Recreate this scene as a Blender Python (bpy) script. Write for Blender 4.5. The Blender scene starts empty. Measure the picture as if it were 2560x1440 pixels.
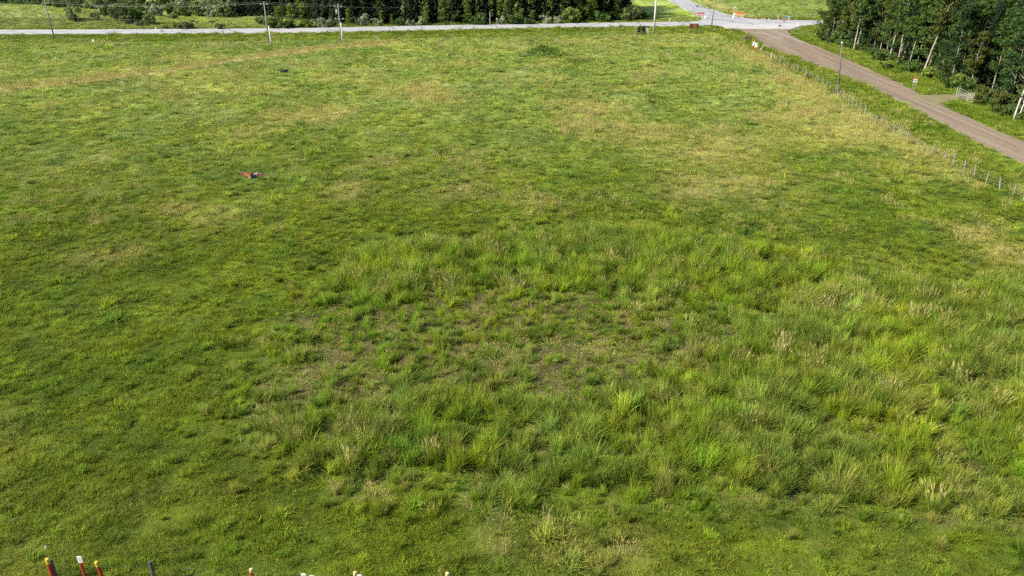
import bpy, math, random
import numpy as np
from mathutils import Vector, Matrix

# ------------------------------------------------------------------ camera, sky, sun, exposure
sc = bpy.context.scene
PITCH, FPX, CAMH = math.radians(25.0), 1950.0, 27.0
cam_d = bpy.data.cameras.new('camera'); cam = bpy.data.objects.new('camera', cam_d)
sc.collection.objects.link(cam); sc.camera = cam
cam.location = (0, 0, CAMH); cam.rotation_euler = (math.pi / 2 - PITCH, 0, 0)
cam_d.sensor_width = 36.0; cam_d.lens = 36.0 * FPX / 2560.0
cam_d.clip_start = 0.5; cam_d.clip_end = 6000

SUN_EL, SUN_AZ = math.radians(40.0), math.radians(-110.0)     # azimuth from +Y towards +X: the sun stands to the left
w = bpy.data.worlds.new('World'); sc.world = w; w.use_nodes = True
nt = w.node_tree; nt.nodes.clear()
sky = nt.nodes.new('ShaderNodeTexSky'); sky.sky_type = 'NISHITA'; sky.sun_disc = False
sky.sun_elevation = SUN_EL; sky.sun_rotation = SUN_AZ; sky.air_density = 1.0; sky.dust_density = 2.0
bg = nt.nodes.new('ShaderNodeBackground'); bg.inputs['Strength'].default_value = 0.115
wo = nt.nodes.new('ShaderNodeOutputWorld')
nt.links.new(sky.outputs[0], bg.inputs[0]); nt.links.new(bg.outputs[0], wo.inputs[0])
sun_d = bpy.data.lights.new('sun', 'SUN'); sun_d.energy = 4.4; sun_d.angle = math.radians(2.0); sun_d.color = (1.0, 0.92, 0.78)
sun = bpy.data.objects.new('sun', sun_d); sc.collection.objects.link(sun)
sdir = Vector((math.sin(SUN_AZ) * math.cos(SUN_EL), math.cos(SUN_AZ) * math.cos(SUN_EL), math.sin(SUN_EL)))
sun.rotation_euler = sdir.to_track_quat('Z', 'Y').to_euler(); sun.location = (-60, 0, 80)
vs = sc.view_settings
vs.view_transform = 'Standard'; vs.look = 'None'; vs.exposure = 0.97; vs.gamma = 1.0; vs.use_curve_mapping = False
cy = sc.cycles
cy.max_bounces = 4; cy.diffuse_bounces = 2; cy.glossy_bounces = 1; cy.transmission_bounces = 3; cy.transparent_max_bounces = 4
cy.use_denoising = False; cy.caustics_reflective = False; cy.caustics_refractive = False
cy.use_adaptive_sampling = True; cy.adaptive_threshold = 0.03; cy.adaptive_min_samples = 16
cy.pixel_filter_type = 'BLACKMAN_HARRIS'; cy.filter_width = 1.5

R = random.Random(7)
RNG = np.random.default_rng(11)
C = sc.collection

# ------------------------------------------------------------------ numeric helpers
def ray(u, v):
    x = (u - 1280) / FPX; y = (v - 720) / FPX
    return (x, math.cos(PITCH) - y * math.sin(PITCH), -math.sin(PITCH) - y * math.cos(PITCH))
def g(u, v, z=0.0):                       # the ground point seen at a place of the photograph
    d = ray(u, v); t = (z - CAMH) / d[2]
    return (d[0] * t, d[1] * t)
def sstep(a, b, x):
    t = np.clip((x - a) / (b - a), 0, 1); return t * t * (3 - 2 * t)
def _hash(i, j, s):
    n = (i * 374761393 + j * 668265263 + s * 1442695041) & 0xffffffff
    n = ((n ^ (n >> 13)) * 1274126177) & 0xffffffff
    return ((n ^ (n >> 16)) & 0xffff) / 65535.0
def vnoise(x, y, s=0):
    x = np.asarray(x, float); y = np.asarray(y, float)
    xi = np.floor(x).astype(np.int64); yi = np.floor(y).astype(np.int64)
    fx = x - xi; fy = y - yi
    fx = fx * fx * (3 - 2 * fx); fy = fy * fy * (3 - 2 * fy)
    a = _hash(xi, yi, s); b = _hash(xi + 1, yi, s); c = _hash(xi, yi + 1, s); d = _hash(xi + 1, yi + 1, s)
    return (a * (1 - fx) + b * fx) * (1 - fy) + (c * (1 - fx) + d * fx) * fy
def fbm(x, y, s=0, o=4):
    t = 0; a = 0.5; n = 0
    for k in range(o):
        t = t + a * vnoise(np.asarray(x) * 2 ** k + 17.3 * k, np.asarray(y) * 2 ** k - 9.1 * k, s + k); n += a; a *= 0.5
    return t / n
def in_poly(x, y, poly):
    x = np.asarray(x); y = np.asarray(y); r = np.zeros(x.shape, bool)
    n = len(poly)
    for i in range(n):
        x0, y0 = poly[i]; x1, y1 = poly[(i + 1) % n]
        c = ((y0 > y) != (y1 > y)) & (x < (x1 - x0) * (y - y0) / (y1 - y0 + 1e-12) + x0)
        r ^= c
    return r
def dist_poly(x, y, pl):                  # distance to a polyline
    x = np.asarray(x, float); y = np.asarray(y, float); d = np.full(x.shape, 1e9)
    for (x0, y0), (x1, y1) in zip(pl[:-1], pl[1:]):
        dx, dy = x1 - x0, y1 - y0; t = np.clip(((x - x0) * dx + (y - y0) * dy) / (dx * dx + dy * dy), 0, 1)
        d = np.minimum(d, np.hypot(x - x0 - t * dx, y - y0 - t * dy))
    return d

# ------------------------------------------------------------------ plan of the place
HWY = [(-900, 214), (-400, 219), (-250, 221.5), (-140, 223.4), (-97, 225), (-68, 226.6), (-48, 229), (-9, 235.6), (38, 241.8), (72, 244.6), (95, 246.3), (150, 250), (260, 256), (600, 270)]
HW = 5.4                                  # half width
def catmull(pl, n=10):
    out = []
    P = [pl[0]] + list(pl) + [pl[-1]]
    for i in range(1, len(P) - 2):
        p0, p1, p2, p3 = [np.array(q, float) for q in P[i - 1:i + 3]]
        for k in range(n):
            t = k / n
            out.append(tuple(0.5 * ((2 * p1) + (-p0 + p2) * t + (2 * p0 - 5 * p1 + 4 * p2 - p3) * t * t + (-p0 + 3 * p1 - 3 * p2 + p3) * t ** 3)))
    out.append(tuple(pl[-1])); return out
HWYC = catmull(HWY, 6)
GRAVEL = [(62.6, 20), (62.9, 60), (63.1, 93), (63.6, 110), (64.3, 124), (65.2, 140), (64.9, 158), (63.4, 176), (61.9, 192), (62.4, 205), (63.4, 214), (64.2, 224), (62.5, 232.5),
          (82.0, 233.5), (77.5, 228), (75.0, 221), (73.7, 210), (73.6, 191), (73.0, 168), (71.9, 147), (70.4, 131), (69.8, 121), (69.5, 104), (69.3, 60), (69.2, 20)]
APRON = [(58.5, 239.5), (61.5, 233.6), (63.4, 231.2), (77.2, 230.2), (80.5, 233.2), (84.5, 238.2), (90, 241.5), (88, 244), (54, 242)]
SIDE = [(48, 246.6), (54, 248.6), (58.2, 252.5), (60.2, 259), (60.5, 270), (60.4, 297), (61.2, 326), (61.6, 380), (61.6, 440), (69.4, 440), (69.4, 380), (68.8, 326), (69.2, 297), (70.4, 270), (72.4, 261), (76.5, 255.6), (84, 252.8), (94, 251), (80, 246), (60, 244)]
TRACK = [(72.2, 222.8), (78, 221.5), (84, 220.9), (95, 220.7), (110, 220.7)]
GATEDRV = [(69.0, 136.5), (71.5, 136.3), (74.5, 137.6), (79.0, 138.8), (90, 139.5), (90, 135.2), (79, 134.6), (74.5, 132.6), (71.2, 129.0), (69.0, 127.5)]
STRIP = [(-118, 128), (-92.7, 143.3), (-81.6, 150), (-70.6, 160), (-57, 179.1), (-46, 191.5), (-38, 196.5), (-31, 200)]
MOUND = (g(1358, 142)[0], g(1358, 142)[1])
PILE = g(630, 443)
TALL = [g(u, v) for u, v in [(900, 640), (1010, 608), (1280, 580), (1600, 572), (1800, 592), (2000, 628), (2200, 664), (2400, 700), (2700, 720), (2900, 1360), (2500, 1325), (2200, 1312), (1900, 1300), (1600, 1300), (1300, 1290), (1000, 1270), (760, 1230), (650, 1130), (600, 1010), (670, 890), (715, 790), (830, 700)]]

def road_mask(x, y, grow=0.0):
    x = np.asarray(x, float); y = np.asarray(y, float)
    m = dist_poly(x, y, HWYC) < HW + grow
    for pl in (GRAVEL, SIDE, APRON, GATEDRV):
        m |= in_poly(x, y, pl)
        if grow: m |= dist_poly(x, y, pl + [pl[0]]) < grow
    return m
def Hbase(x, y):                          # the lie of the land
    x = np.asarray(x, float); y = np.asarray(y, float)
    h = 0.5 * (fbm(x / 38, y / 38, 3, 3) - 0.5) + 0.22 * (fbm(x / 7, y / 7, 5, 2) - 0.5)
    field = sstep(150, 60, np.abs(x + 20)) * 0 + 1
    h = h * field
    # grassy bank beyond the highway on the left
    bank = sstep(-94, -165, x) * sstep(229, 256, y) * 4.3 * (1 - 0.85 * sstep(257, 275, y))
    h = h + bank * (0.92 + 0.16 * fbm(x / 15, y / 9, 8, 2))
    # old manure mound overgrown with weeds
    h = h + 1.75 * np.exp(-(((x - MOUND[0]) / 4.2) ** 2 + ((y - MOUND[1] - 1.5) / 3.6) ** 2))
    h = h + 0.6 * np.exp(-(((x - MOUND[0] - 9) / 5) ** 2 + ((y - MOUND[1] + 9) / 4.0) ** 2))
    # slope beyond the junction
    h = h + sstep(262, 420, y) * sstep(70, 100, x) * 9.0 * 1.0
    # hills far away
    h = h + sstep(450, 1200, y) * 30 * (0.5 + fbm(x / 300, y / 300, 21, 2))
    # roads are level and lie on a low bed, ditches beside them
    dh = dist_poly(x, y, HWYC)
    gx = np.abs(x - np.where(y < 236, 67.5, 65.0)); inr = sstep(3.5, 9, gx)
    h = h * sstep(HW - 1, HW + 12, dh) * np.where((y > 0) & (y < 470), inr, 1.0)
    h = h - 0.35 * np.exp(-((dh - HW - 7.5) / 3.0) ** 2) * (y < 235) * inr
    bed = np.maximum(0.25 * sstep(HW + 5, HW, dh), 0.22 * sstep(8, 4.8, gx) * ((y > 0) & (y < 470)))
    h = h + bed
    return h
def H(x, y):
    return float(Hbase(np.array([x]), np.array([y]))[0])
def at(u, v, dz=0.0):                     # photograph place -> point standing on the terrain
    x, y = g(u, v)
    for _ in range(6):
        z = H(x, y); x, y = g(u, v, z)
    return Vector((x, y, H(x, y) + dz))

# ------------------------------------------------------------------ materials
def mat(name, col, rough=0.8, metal=0.0, var=0.0, scale=8.0, col2=None, bump=0.0, spec=0.3, coords='Object', detail=4.0):
    m = bpy.data.materials.new(name); m.use_nodes = True; n = m.node_tree; b = n.nodes['Principled BSDF']
    b.inputs['Roughness'].default_value = rough; b.inputs['Metallic'].default_value = metal
    b.inputs['Specular IOR Level'].default_value = spec
    b.inputs['Base Color'].default_value = (*col, 1)
    if var or col2 or bump:
        tc = n.nodes.new('ShaderNodeTexCoord'); nz = n.nodes.new('ShaderNodeTexNoise')
        nz.inputs['Scale'].default_value = scale; nz.inputs['Detail'].default_value = detail
        n.links.new(tc.outputs[coords], nz.inputs['Vector'])
        if var or col2:
            rp = n.nodes.new('ShaderNodeValToRGB'); c2 = col2 or tuple(max(0, c * (1 - var)) for c in col)
            rp.color_ramp.elements[0].color = (*c2, 1); rp.color_ramp.elements[0].position = 0.35
            rp.color_ramp.elements[1].color = (*col, 1); rp.color_ramp.elements[1].position = 0.65
            n.links.new(nz.outputs['Fac'], rp.inputs[0]); n.links.new(rp.outputs[0], b.inputs['Base Color'])
        if bump:
            bp = n.nodes.new('ShaderNodeBump'); bp.inputs['Strength'].default_value = bump; bp.inputs['Distance'].default_value = 0.05
            n.links.new(nz.outputs['Fac'], bp.inputs['Height']); n.links.new(bp.outputs[0], b.inputs['Normal'])
    return m
def leaf_mat(name, col, trans=0.3, instancer=False, var=0.35, tipcol=None, objvar=0.0, rough=0.65, tipf=.45):
    """thin leaf: reflects and lets light through; colour varies per leaf ('rnd'), per plant and along the blade ('tip')"""
    m = bpy.data.materials.new(name); m.use_nodes = True; n = m.node_tree; n.nodes.clear(); L = n.links.new
    out = n.nodes.new('ShaderNodeOutputMaterial')
    if instancer:
        ca = n.nodes.new('ShaderNodeAttribute'); ca.attribute_type = 'INSTANCER'; ca.attribute_name = 'col'; csock = ca.outputs['Color']
    else:
        rg = n.nodes.new('ShaderNodeRGB'); rg.outputs[0].default_value = (*col, 1); csock = rg.outputs[0]
    if tipcol:
        ta = n.nodes.new('ShaderNodeAttribute'); ta.attribute_name = 'tip'
        mx = n.nodes.new('ShaderNodeMix'); mx.data_type = 'RGBA'; mx.blend_type = 'MIX'; mx.inputs['B'].default_value = (*tipcol, 1)
        mm = n.nodes.new('ShaderNodeMath'); mm.operation = 'MULTIPLY'; mm.inputs[1].default_value = tipf
        L(ta.outputs['Fac'], mm.inputs[0]); L(mm.outputs[0], mx.inputs['Factor']); L(csock, mx.inputs['A']); csock = mx.outputs['Result']
    ra = n.nodes.new('ShaderNodeAttribute'); ra.attribute_name = 'rnd'
    mr = n.nodes.new('ShaderNodeMapRange'); mr.inputs['To Min'].default_value = 1 - var; mr.inputs['To Max'].default_value = 1 + var
    L(ra.outputs['Fac'], mr.inputs['Value']); vsock = mr.outputs[0]
    if objvar:
        oi = n.nodes.new('ShaderNodeObjectInfo'); mo = n.nodes.new('ShaderNodeMapRange'); mo.inputs['To Min'].default_value = 1 - objvar; mo.inputs['To Max'].default_value = 1 + objvar
        L(oi.outputs['Random'], mo.inputs['Value']); mu = n.nodes.new('ShaderNodeMath'); mu.operation = 'MULTIPLY'; L(vsock, mu.inputs[0]); L(mo.outputs[0], mu.inputs[1]); vsock = mu.outputs[0]
    vm = n.nodes.new('ShaderNodeVectorMath'); vm.operation = 'SCALE'; L(csock, vm.inputs[0]); L(vsock, vm.inputs['Scale'])
    pb = n.nodes.new('ShaderNodeBsdfPrincipled'); pb.inputs['Roughness'].default_value = rough; pb.inputs['Specular IOR Level'].default_value = 0.12
    L(vm.outputs[0], pb.inputs['Base Color'])
    tr = n.nodes.new('ShaderNodeBsdfTranslucent'); L(vm.outputs[0], tr.inputs['Color'])
    ms = n.nodes.new('ShaderNodeMixShader'); ms.inputs[0].default_value = trans
    L(pb.outputs[0], ms.inputs[1]); L(tr.outputs[0], ms.inputs[2]); L(ms.outputs[0], out.inputs[0])
    return m

# ------------------------------------------------------------------ mesh builder
class MB:
    def __init__(s): s.v = []; s.f = []; s.a = {}
    def add(s, verts, faces):
        o = len(s.v); s.v.extend([tuple(p) for p in verts]); s.f.extend([tuple(i + o for i in f) for f in faces]); return s
    def box(s, c, size, rot=None):
        x, y, z = [q / 2 for q in size]; M = rot or Matrix.Identity(3); c = Vector(c)
        p = [c + M @ Vector((a * x, b * y, d * z)) for a in (-1, 1) for b in (-1, 1) for d in (-1, 1)]
        return s.add(p, [(0, 1, 3, 2), (4, 6, 7, 5), (0, 4, 5, 1), (2, 3, 7, 6), (0, 2, 6, 4), (1, 5, 7, 3)])
    def tube(s, pts, rad, n=8, cap=True):
        pts = [Vector(p) for p in pts]; rad = rad if hasattr(rad, '__len__') else [rad] * len(pts)
        V = []; F = []
        for i, p in enumerate(pts):
            d = (pts[min(i + 1, len(pts) - 1)] - pts[max(i - 1, 0)]).normalized()
            a = d.orthogonal().normalized() if i == 0 else (a - d * a.dot(d)).normalized(); b = d.cross(a)
            for k in range(n):
                t = 2 * math.pi * k / n; V.append(p + (a * math.cos(t) + b * math.sin(t)) * rad[i])
        for i in range(len(pts) - 1):
            for k in range(n):
                F.append((i * n + k, i * n + (k + 1) % n, (i + 1) * n + (k + 1) % n, (i + 1) * n + k))
        if cap:
            F.append(tuple(range(n - 1, -1, -1))); F.append(tuple((len(pts) - 1) * n + k for k in range(n)))
        return s.add(V, F)
    def lathe(s, prof, c=(0, 0, 0), n=16):
        V = []; F = []
        for r, z in prof:
            for k in range(n):
                t = 2 * math.pi * k / n; V.append((c[0] + r * math.cos(t), c[1] + r * math.sin(t), c[2] + z))
        m = len(prof)
        for i in range(m - 1):
            for k in range(n): F.append((i * n + k, i * n + (k + 1) % n, (i + 1) * n + (k + 1) % n, (i + 1) * n + k))
        return s.add(V, F)
    def plate(s, outline, thick, M=None, c=(0, 0, 0)):   # outline in x,z, thickness along y
        n = len(outline); M = M or Matrix.Identity(3); c = Vector(c)
        p = [c + M @ Vector((x, -thick / 2, z)) for x, z in outline] + [c + M @ Vector((x, thick / 2, z)) for x, z in outline]
        return s.add(p, [tuple(range(n)), tuple(range(2 * n - 1, n - 1, -1))] + [(i, n + i, n + (i + 1) % n, (i + 1) % n) for i in range(n)])
    def mesh(s, name, m=None, smooth=False):
        me = bpy.data.meshes.new(name); me.from_pydata(s.v, [], s.f); me.update()
        if m: me.materials.append(m)
        if smooth: me.shade_smooth()
        return me
    def build(s, name, m, parent=None, smooth=False, loc=None):
        o = bpy.data.objects.new(name, s.mesh(name, m, smooth)); C.objects.link(o)
        if loc is not None: o.location = loc
        if parent: o.parent = parent
        return o
def tag(o, label, cat, group=None):
    o['label'] = label; o['category'] = cat
    if group: o['group'] = group
    return o
def thing(name, loc, label, cat, group=None, rz=0.0, rx=0.0, ry=0.0):
    o = bpy.data.objects.new(name, None); C.objects.link(o); o.location = loc; o.rotation_euler = (rx, ry, rz); o.empty_display_size = 0.3
    return tag(o, label, cat, group)
def kind(o, k): o['kind'] = k; return o
def child(name, me, parent, loc=(0, 0, 0), rot=(0, 0, 0), scale=(1, 1, 1)):
    o = bpy.data.objects.new(name, me); C.objects.link(o); o.parent = parent; o.location = loc; o.rotation_euler = rot; o.scale = scale; return o
def rawmesh(name, V, F, m=None):
    """quads or tris from numpy arrays"""
    me = bpy.data.meshes.new(name); V = np.asarray(V, np.float32); F = np.asarray(F, np.int32); k = F.shape[1]
    me.vertices.add(len(V)); me.vertices.foreach_set('co', V.ravel())
    me.loops.add(F.size); me.loops.foreach_set('vertex_index', F.ravel())
    me.polygons.add(len(F)); me.polygons.foreach_set('loop_start', np.arange(0, F.size, k, dtype=np.int32))
    me.update(calc_edges=True); me.validate()
    if m: me.materials.append(m)
    return me
def fattr(me, name, arr):
    a = me.attributes.new(name, 'FLOAT', 'POINT'); a.data.foreach_set('value', np.asarray(arr, np.float32))
def cattr(me, name, arr):
    a = me.attributes.new(name, 'FLOAT_COLOR', 'POINT'); arr = np.asarray(arr, np.float32)
    if arr.shape[1] == 3: arr = np.concatenate([arr, np.ones((len(arr), 1), np.float32)], 1)
    a.data.foreach_set('color', arr.ravel())

# ------------------------------------------------------------------ colour of the vegetation over the land
def lerp(a, b, t): return a + (b - a) * np.asarray(t)[:, None]
K = lambda *c: np.array(c, float)[None, :]
GREEN, LIME, BLUE, STRAW, SAGE, OLIVE, DARK = K(.088, .155, .010), K(.165, .225, .014), K(.050, .110, .016), K(.36, .325, .105), K(.19, .245, .062), K(.125, .150, .012), K(.03, .055, .010)
STRAWS = [(g(u, v), rpx) for u, v, rpx in [(550, 540, 3.2), (447, 518, 2.6), (250, 645, 3.0), (310, 635, 1.6), (1800, 345, 7), (1480, 272, 6.5), (1600, 335, 7), (1710, 385, 6), (1740, 470, 5), (1250, 1370, 1.3), (1470, 1375, 2.6), (1350, 1400, 1.4),
          (820, 285, 6), (700, 300, 5), (1050, 225, 6), (960, 400, 3), (1090, 250, 5), (1480, 320, 5), (1870, 460, 3.5), (2060, 440, .8), (1960, 300, 6), (2050, 290, 7), (1990, 200, 6), (1900, 150, 5), (2110, 330, 6), (2000, 240, 6), (2180, 330, 4), (2370, 435, 2.2), (640, 330, 4), (1160, 470, 3), (1330, 505, 2), (870, 480, 3), (2520, 640, 2.5), (1850, 640, 2), (2440, 600, 3)]]
def zones(x, y):
    z = {}
    wx = x + 3.0 * (fbm(x / 6, y / 6, 31, 3) - .5); wy = y + 3.0 * (fbm(x / 6, y / 6, 37, 3) - .5)
    w2 = x + 7.0 * (fbm(x / 4, y / 4, 33, 3) - .5); w3 = y + 7.0 * (fbm(x / 4, y / 4, 39, 3) - .5)
    z['tall'] = in_poly(w2, w3, TALL); dT = dist_poly(w2, w3, TALL + [TALL[0]])
    z['core'] = np.where(z['tall'], sstep(0, 2.6, dT), 0.0); z['fringe'] = np.where(z['tall'], 0.0, np.exp(-dT / 2.6))
    cx, cy_ = g(1270, 850); z['tramp'] = np.clip(1.4 * np.exp(-(((wx - cx) / 14.5) ** 2 + ((wy - cy_) / 7.5) ** 2) ** 1.5) + 0.6 * sstep(.58, .72, fbm(x / 3.5, y / 3.5, 35, 2)), 0, 1) * z['tall']
    dF = x - 56.0; z['verge'] = (dF > 0.3) & (x < 82) & (y < 240)
    z['hverge'] = (dist_poly(x, y, HWYC) < HW + 15) & (y < 262) & ~z['verge']
    z['beyond'] = (y > 232) & (dist_poly(x, y, HWYC) > HW + 2)
    z['strip'] = np.exp(-(dist_poly(wx, wy, STRIP) / 2.0) ** 2)
    z['mound'] = np.exp(-(((x - MOUND[0]) / 4.6) ** 2 + ((y - MOUND[1] - 0.5) / 4.0) ** 2)) + 0.6 * np.exp(-(((x - MOUND[0] - 8) / 4.5) ** 2 + ((y - MOUND[1] + 9) / 4.0) ** 2))
    st = np.zeros(len(x))
    for (px, py), r in STRAWS:
        d = np.hypot((wx - px) / r, (wy - py) / (r * 1.1)); st = np.maximum(st, np.exp(-d ** 2))
    z['straw'] = st
    return z
def colours(x, y, z=None, jitter=True):
    z = z or zones(x, y)
    n1 = fbm(x / 24, y / 24, 41, 3); n2 = fbm(x / 7.5, y / 9, 43, 3); n3 = fbm(x / 2.4, y / 2.8, 47, 3); n4 = fbm(x / 3.6, y / 4.2, 53, 2); n5 = fbm(x / 11, y / 11, 57, 3)
    c = lerp(GREEN * K(1.06, 1.04, 1) + 0 * x[:, None], LIME * K(1.03, 1, 1), sstep(.30, .64, .55 * n2 + .45 * n3))
    c = lerp(c, OLIVE, .3 * sstep(.5, .72, n5))
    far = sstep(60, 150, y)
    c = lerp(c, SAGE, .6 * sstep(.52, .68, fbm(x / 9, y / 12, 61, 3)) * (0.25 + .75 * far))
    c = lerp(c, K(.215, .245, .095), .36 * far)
    c = lerp(c, BLUE, .65 * sstep(.58, .74, fbm(x / 1.7, y / 2.0, 54, 2)))
    c = lerp(c, STRAW, .34 * sstep(.56, .80, .5 * n1 + .5 * n2 + .10 * far - .05 * sstep(70, 40, y)))
    c = lerp(c, STRAW, .55 * np.clip(z['straw'] * (0.45 + 1.1 * n3), 0, 1))
    t = z['tall'].astype(float)
    near = sstep(62, 36, y) * (1 - z['tall'])
    c = lerp(c, GREEN * K(.95, .92, 1) + 0 * x[:, None], .28 * near)
    ct = lerp(GREEN * 1.35 + 0 * x[:, None], LIME * 1.15, sstep(.35, .65, .5 * n3 + .5 * n2)); ct = lerp(ct, SAGE * .9, .6 * sstep(.5, .68, n4)); ct = lerp(ct, BLUE * 1.25, .7 * sstep(.60, .72, fbm(x / 2.1, y / 2.1, 67, 2)))
    c = lerp(c, ct, t)
    v = (z['verge'] | z['hverge']).astype(float)
    cv = lerp(LIME * K(1.0, 1.02, 2.0) + 0 * x[:, None], GREEN * 1.15, sstep(.42, .7, n2)); cv = lerp(cv, STRAW, .35 * sstep(.6, .75, n3))
    c = lerp(c, cv, v)
    b = z['beyond'].astype(float); cb = lerp(LIME * 1.1 + 0 * x[:, None], SAGE * 1.25, sstep(.35, .6, n5)); cb = lerp(cb, GREEN * 1.2, sstep(.55, .8, n2) * .7)
    cb = lerp(cb, K(.125, .165, .035), .85 * sstep(60, 75, x)); cb = lerp(cb, K(.23, .24, .10), .45 * sstep(20, -60, x)); cb = lerp(cb, STRAW * .85, .7 * np.exp(-((x - 76 - (y - 262) * -.03) / 3.2) ** 2) * (y > 256))
    c = lerp(c, cb, b)
    c = lerp(c, K(.44, .365, .17), .88 * np.clip(z['strip'] * 1.2, 0, 1))
    c = lerp(c, BLUE * K(.75, .80, 1.1), .92 * np.clip(z['mound'] * 1.2, 0, 1))
    m6 = vnoise(x / .62, y / .62, 83) * .6 + vnoise(x / 1.5, y / 1.5, 85) * .4
    c = c * (.76 + .46 * sstep(.2, .8, m6))[:, None]
    c = c * (1 + .42 * far * (1 - v))[:, None]  # far pasture paler, with sunlit tips at grazing view painted into its colour
    pd = np.exp(-(np.hypot(x - PILE[0], y - PILE[1] - 1.2) / 2.2) ** 2); c = lerp(c, BLUE, .8 * pd)
    return c

# ------------------------------------------------------------------ ground sheet
def axis(lo, hi, step, outs):
    a = list(np.arange(lo, hi + 1e-6, step)); k = step; p = hi; q = lo; A = []; B = []
    while p < outs: k *= 1.35; p += k; A.append(p)
    k = step
    while q > -outs: k *= 1.35; q -= k; B.append(q)
    return np.array(B[::-1] + a + A)
xs = axis(-175, 115, 0.85, 2500); ys = np.concatenate([axis(8, 110, 0.6, 200)[axis(8, 110, 0.6, 200) < 111], np.arange(111, 300, 0.95), np.array([301, 303, 306, 310, 316, 325, 340, 360, 390, 440, 520, 640, 800, 1000, 1300, 1700, 2200, 3000])])
GX, GY = np.meshgrid(xs, ys); gx = GX.ravel(); gy = GY.ravel()
gz = Hbase(gx, gy) + (0.10 + .16 * sstep(70, 130, gy) * (gy < 222)) * (vnoise(gx / 1.5, gy / 1.5, 71) - .5) + 0.06 * (vnoise(gx / .7, gy / .7, 73) - .5)
rm = road_mask(gx, gy, 0.0); gz = np.where(rm, np.where(rm, Hbase(gx, gy), 0) - 0.22, gz)
nx, ny = len(xs), len(ys)
I = np.arange(nx * ny).reshape(ny, nx)
F = np.stack([I[:-1, :-1].ravel(), I[:-1, 1:].ravel(), I[1:, 1:].ravel(), I[1:, :-1].ravel()], 1)
gme = rawmesh('ground', np.stack([gx, gy, gz], 1), F)
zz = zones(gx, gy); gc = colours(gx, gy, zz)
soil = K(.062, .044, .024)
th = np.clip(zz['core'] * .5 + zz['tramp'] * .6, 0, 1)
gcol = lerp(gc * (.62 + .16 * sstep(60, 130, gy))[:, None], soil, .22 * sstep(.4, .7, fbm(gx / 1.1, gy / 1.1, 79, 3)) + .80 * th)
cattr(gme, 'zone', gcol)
def ground_mat():
    m = bpy.data.materials.new('turf'); m.use_nodes = True; n = m.node_tree; b = n.nodes['Principled BSDF']; L = n.links.new
    b.inputs['Roughness'].default_value = .95; b.inputs['Specular IOR Level'].default_value = .1
    at_ = n.nodes.new('ShaderNodeAttribute'); at_.attribute_name = 'zone'
    tc = n.nodes.new('ShaderNodeTexCoord')
    n1 = n.nodes.new('ShaderNodeTexNoise'); n1.inputs['Scale'].default_value = 2.3; n1.inputs['Detail'].default_value = 8; n1.inputs['Roughness'].default_value = .7; L(tc.outputs['Object'], n1.inputs['Vector'])
    mr = n.nodes.new('ShaderNodeMapRange'); mr.inputs['From Min'].default_value = .3; mr.inputs['From Max'].default_value = .7; mr.inputs['To Min'].default_value = .62; mr.inputs['To Max'].default_value = 1.3; L(n1.outputs['Fac'], mr.inputs['Value'])
    vm = n.nodes.new('ShaderNodeVectorMath'); vm.operation = 'SCALE'; L(at_.outputs['Color'], vm.inputs[0]); L(mr.outputs[0], vm.inputs['Scale'])
    L(vm.outputs[0], b.inputs['Base Color'])
    n2 = n.nodes.new('ShaderNodeTexNoise'); n2.inputs['Scale'].default_value = 6; n2.inputs['Detail'].default_value = 6; L(tc.outputs['Object'], n2.inputs['Vector'])
    bp = n.nodes.new('ShaderNodeBump'); bp.inputs['Strength'].default_value = .9; bp.inputs['Distance'].default_value = .12; L(n2.outputs['Fac'], bp.inputs['Height']); L(bp.outputs[0], b.inputs['Normal'])
    return m
gme.materials.append(ground_mat()); gme.shade_smooth()
ground = bpy.data.objects.new('ground', gme); C.objects.link(ground); kind(ground, 'structure')

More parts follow.
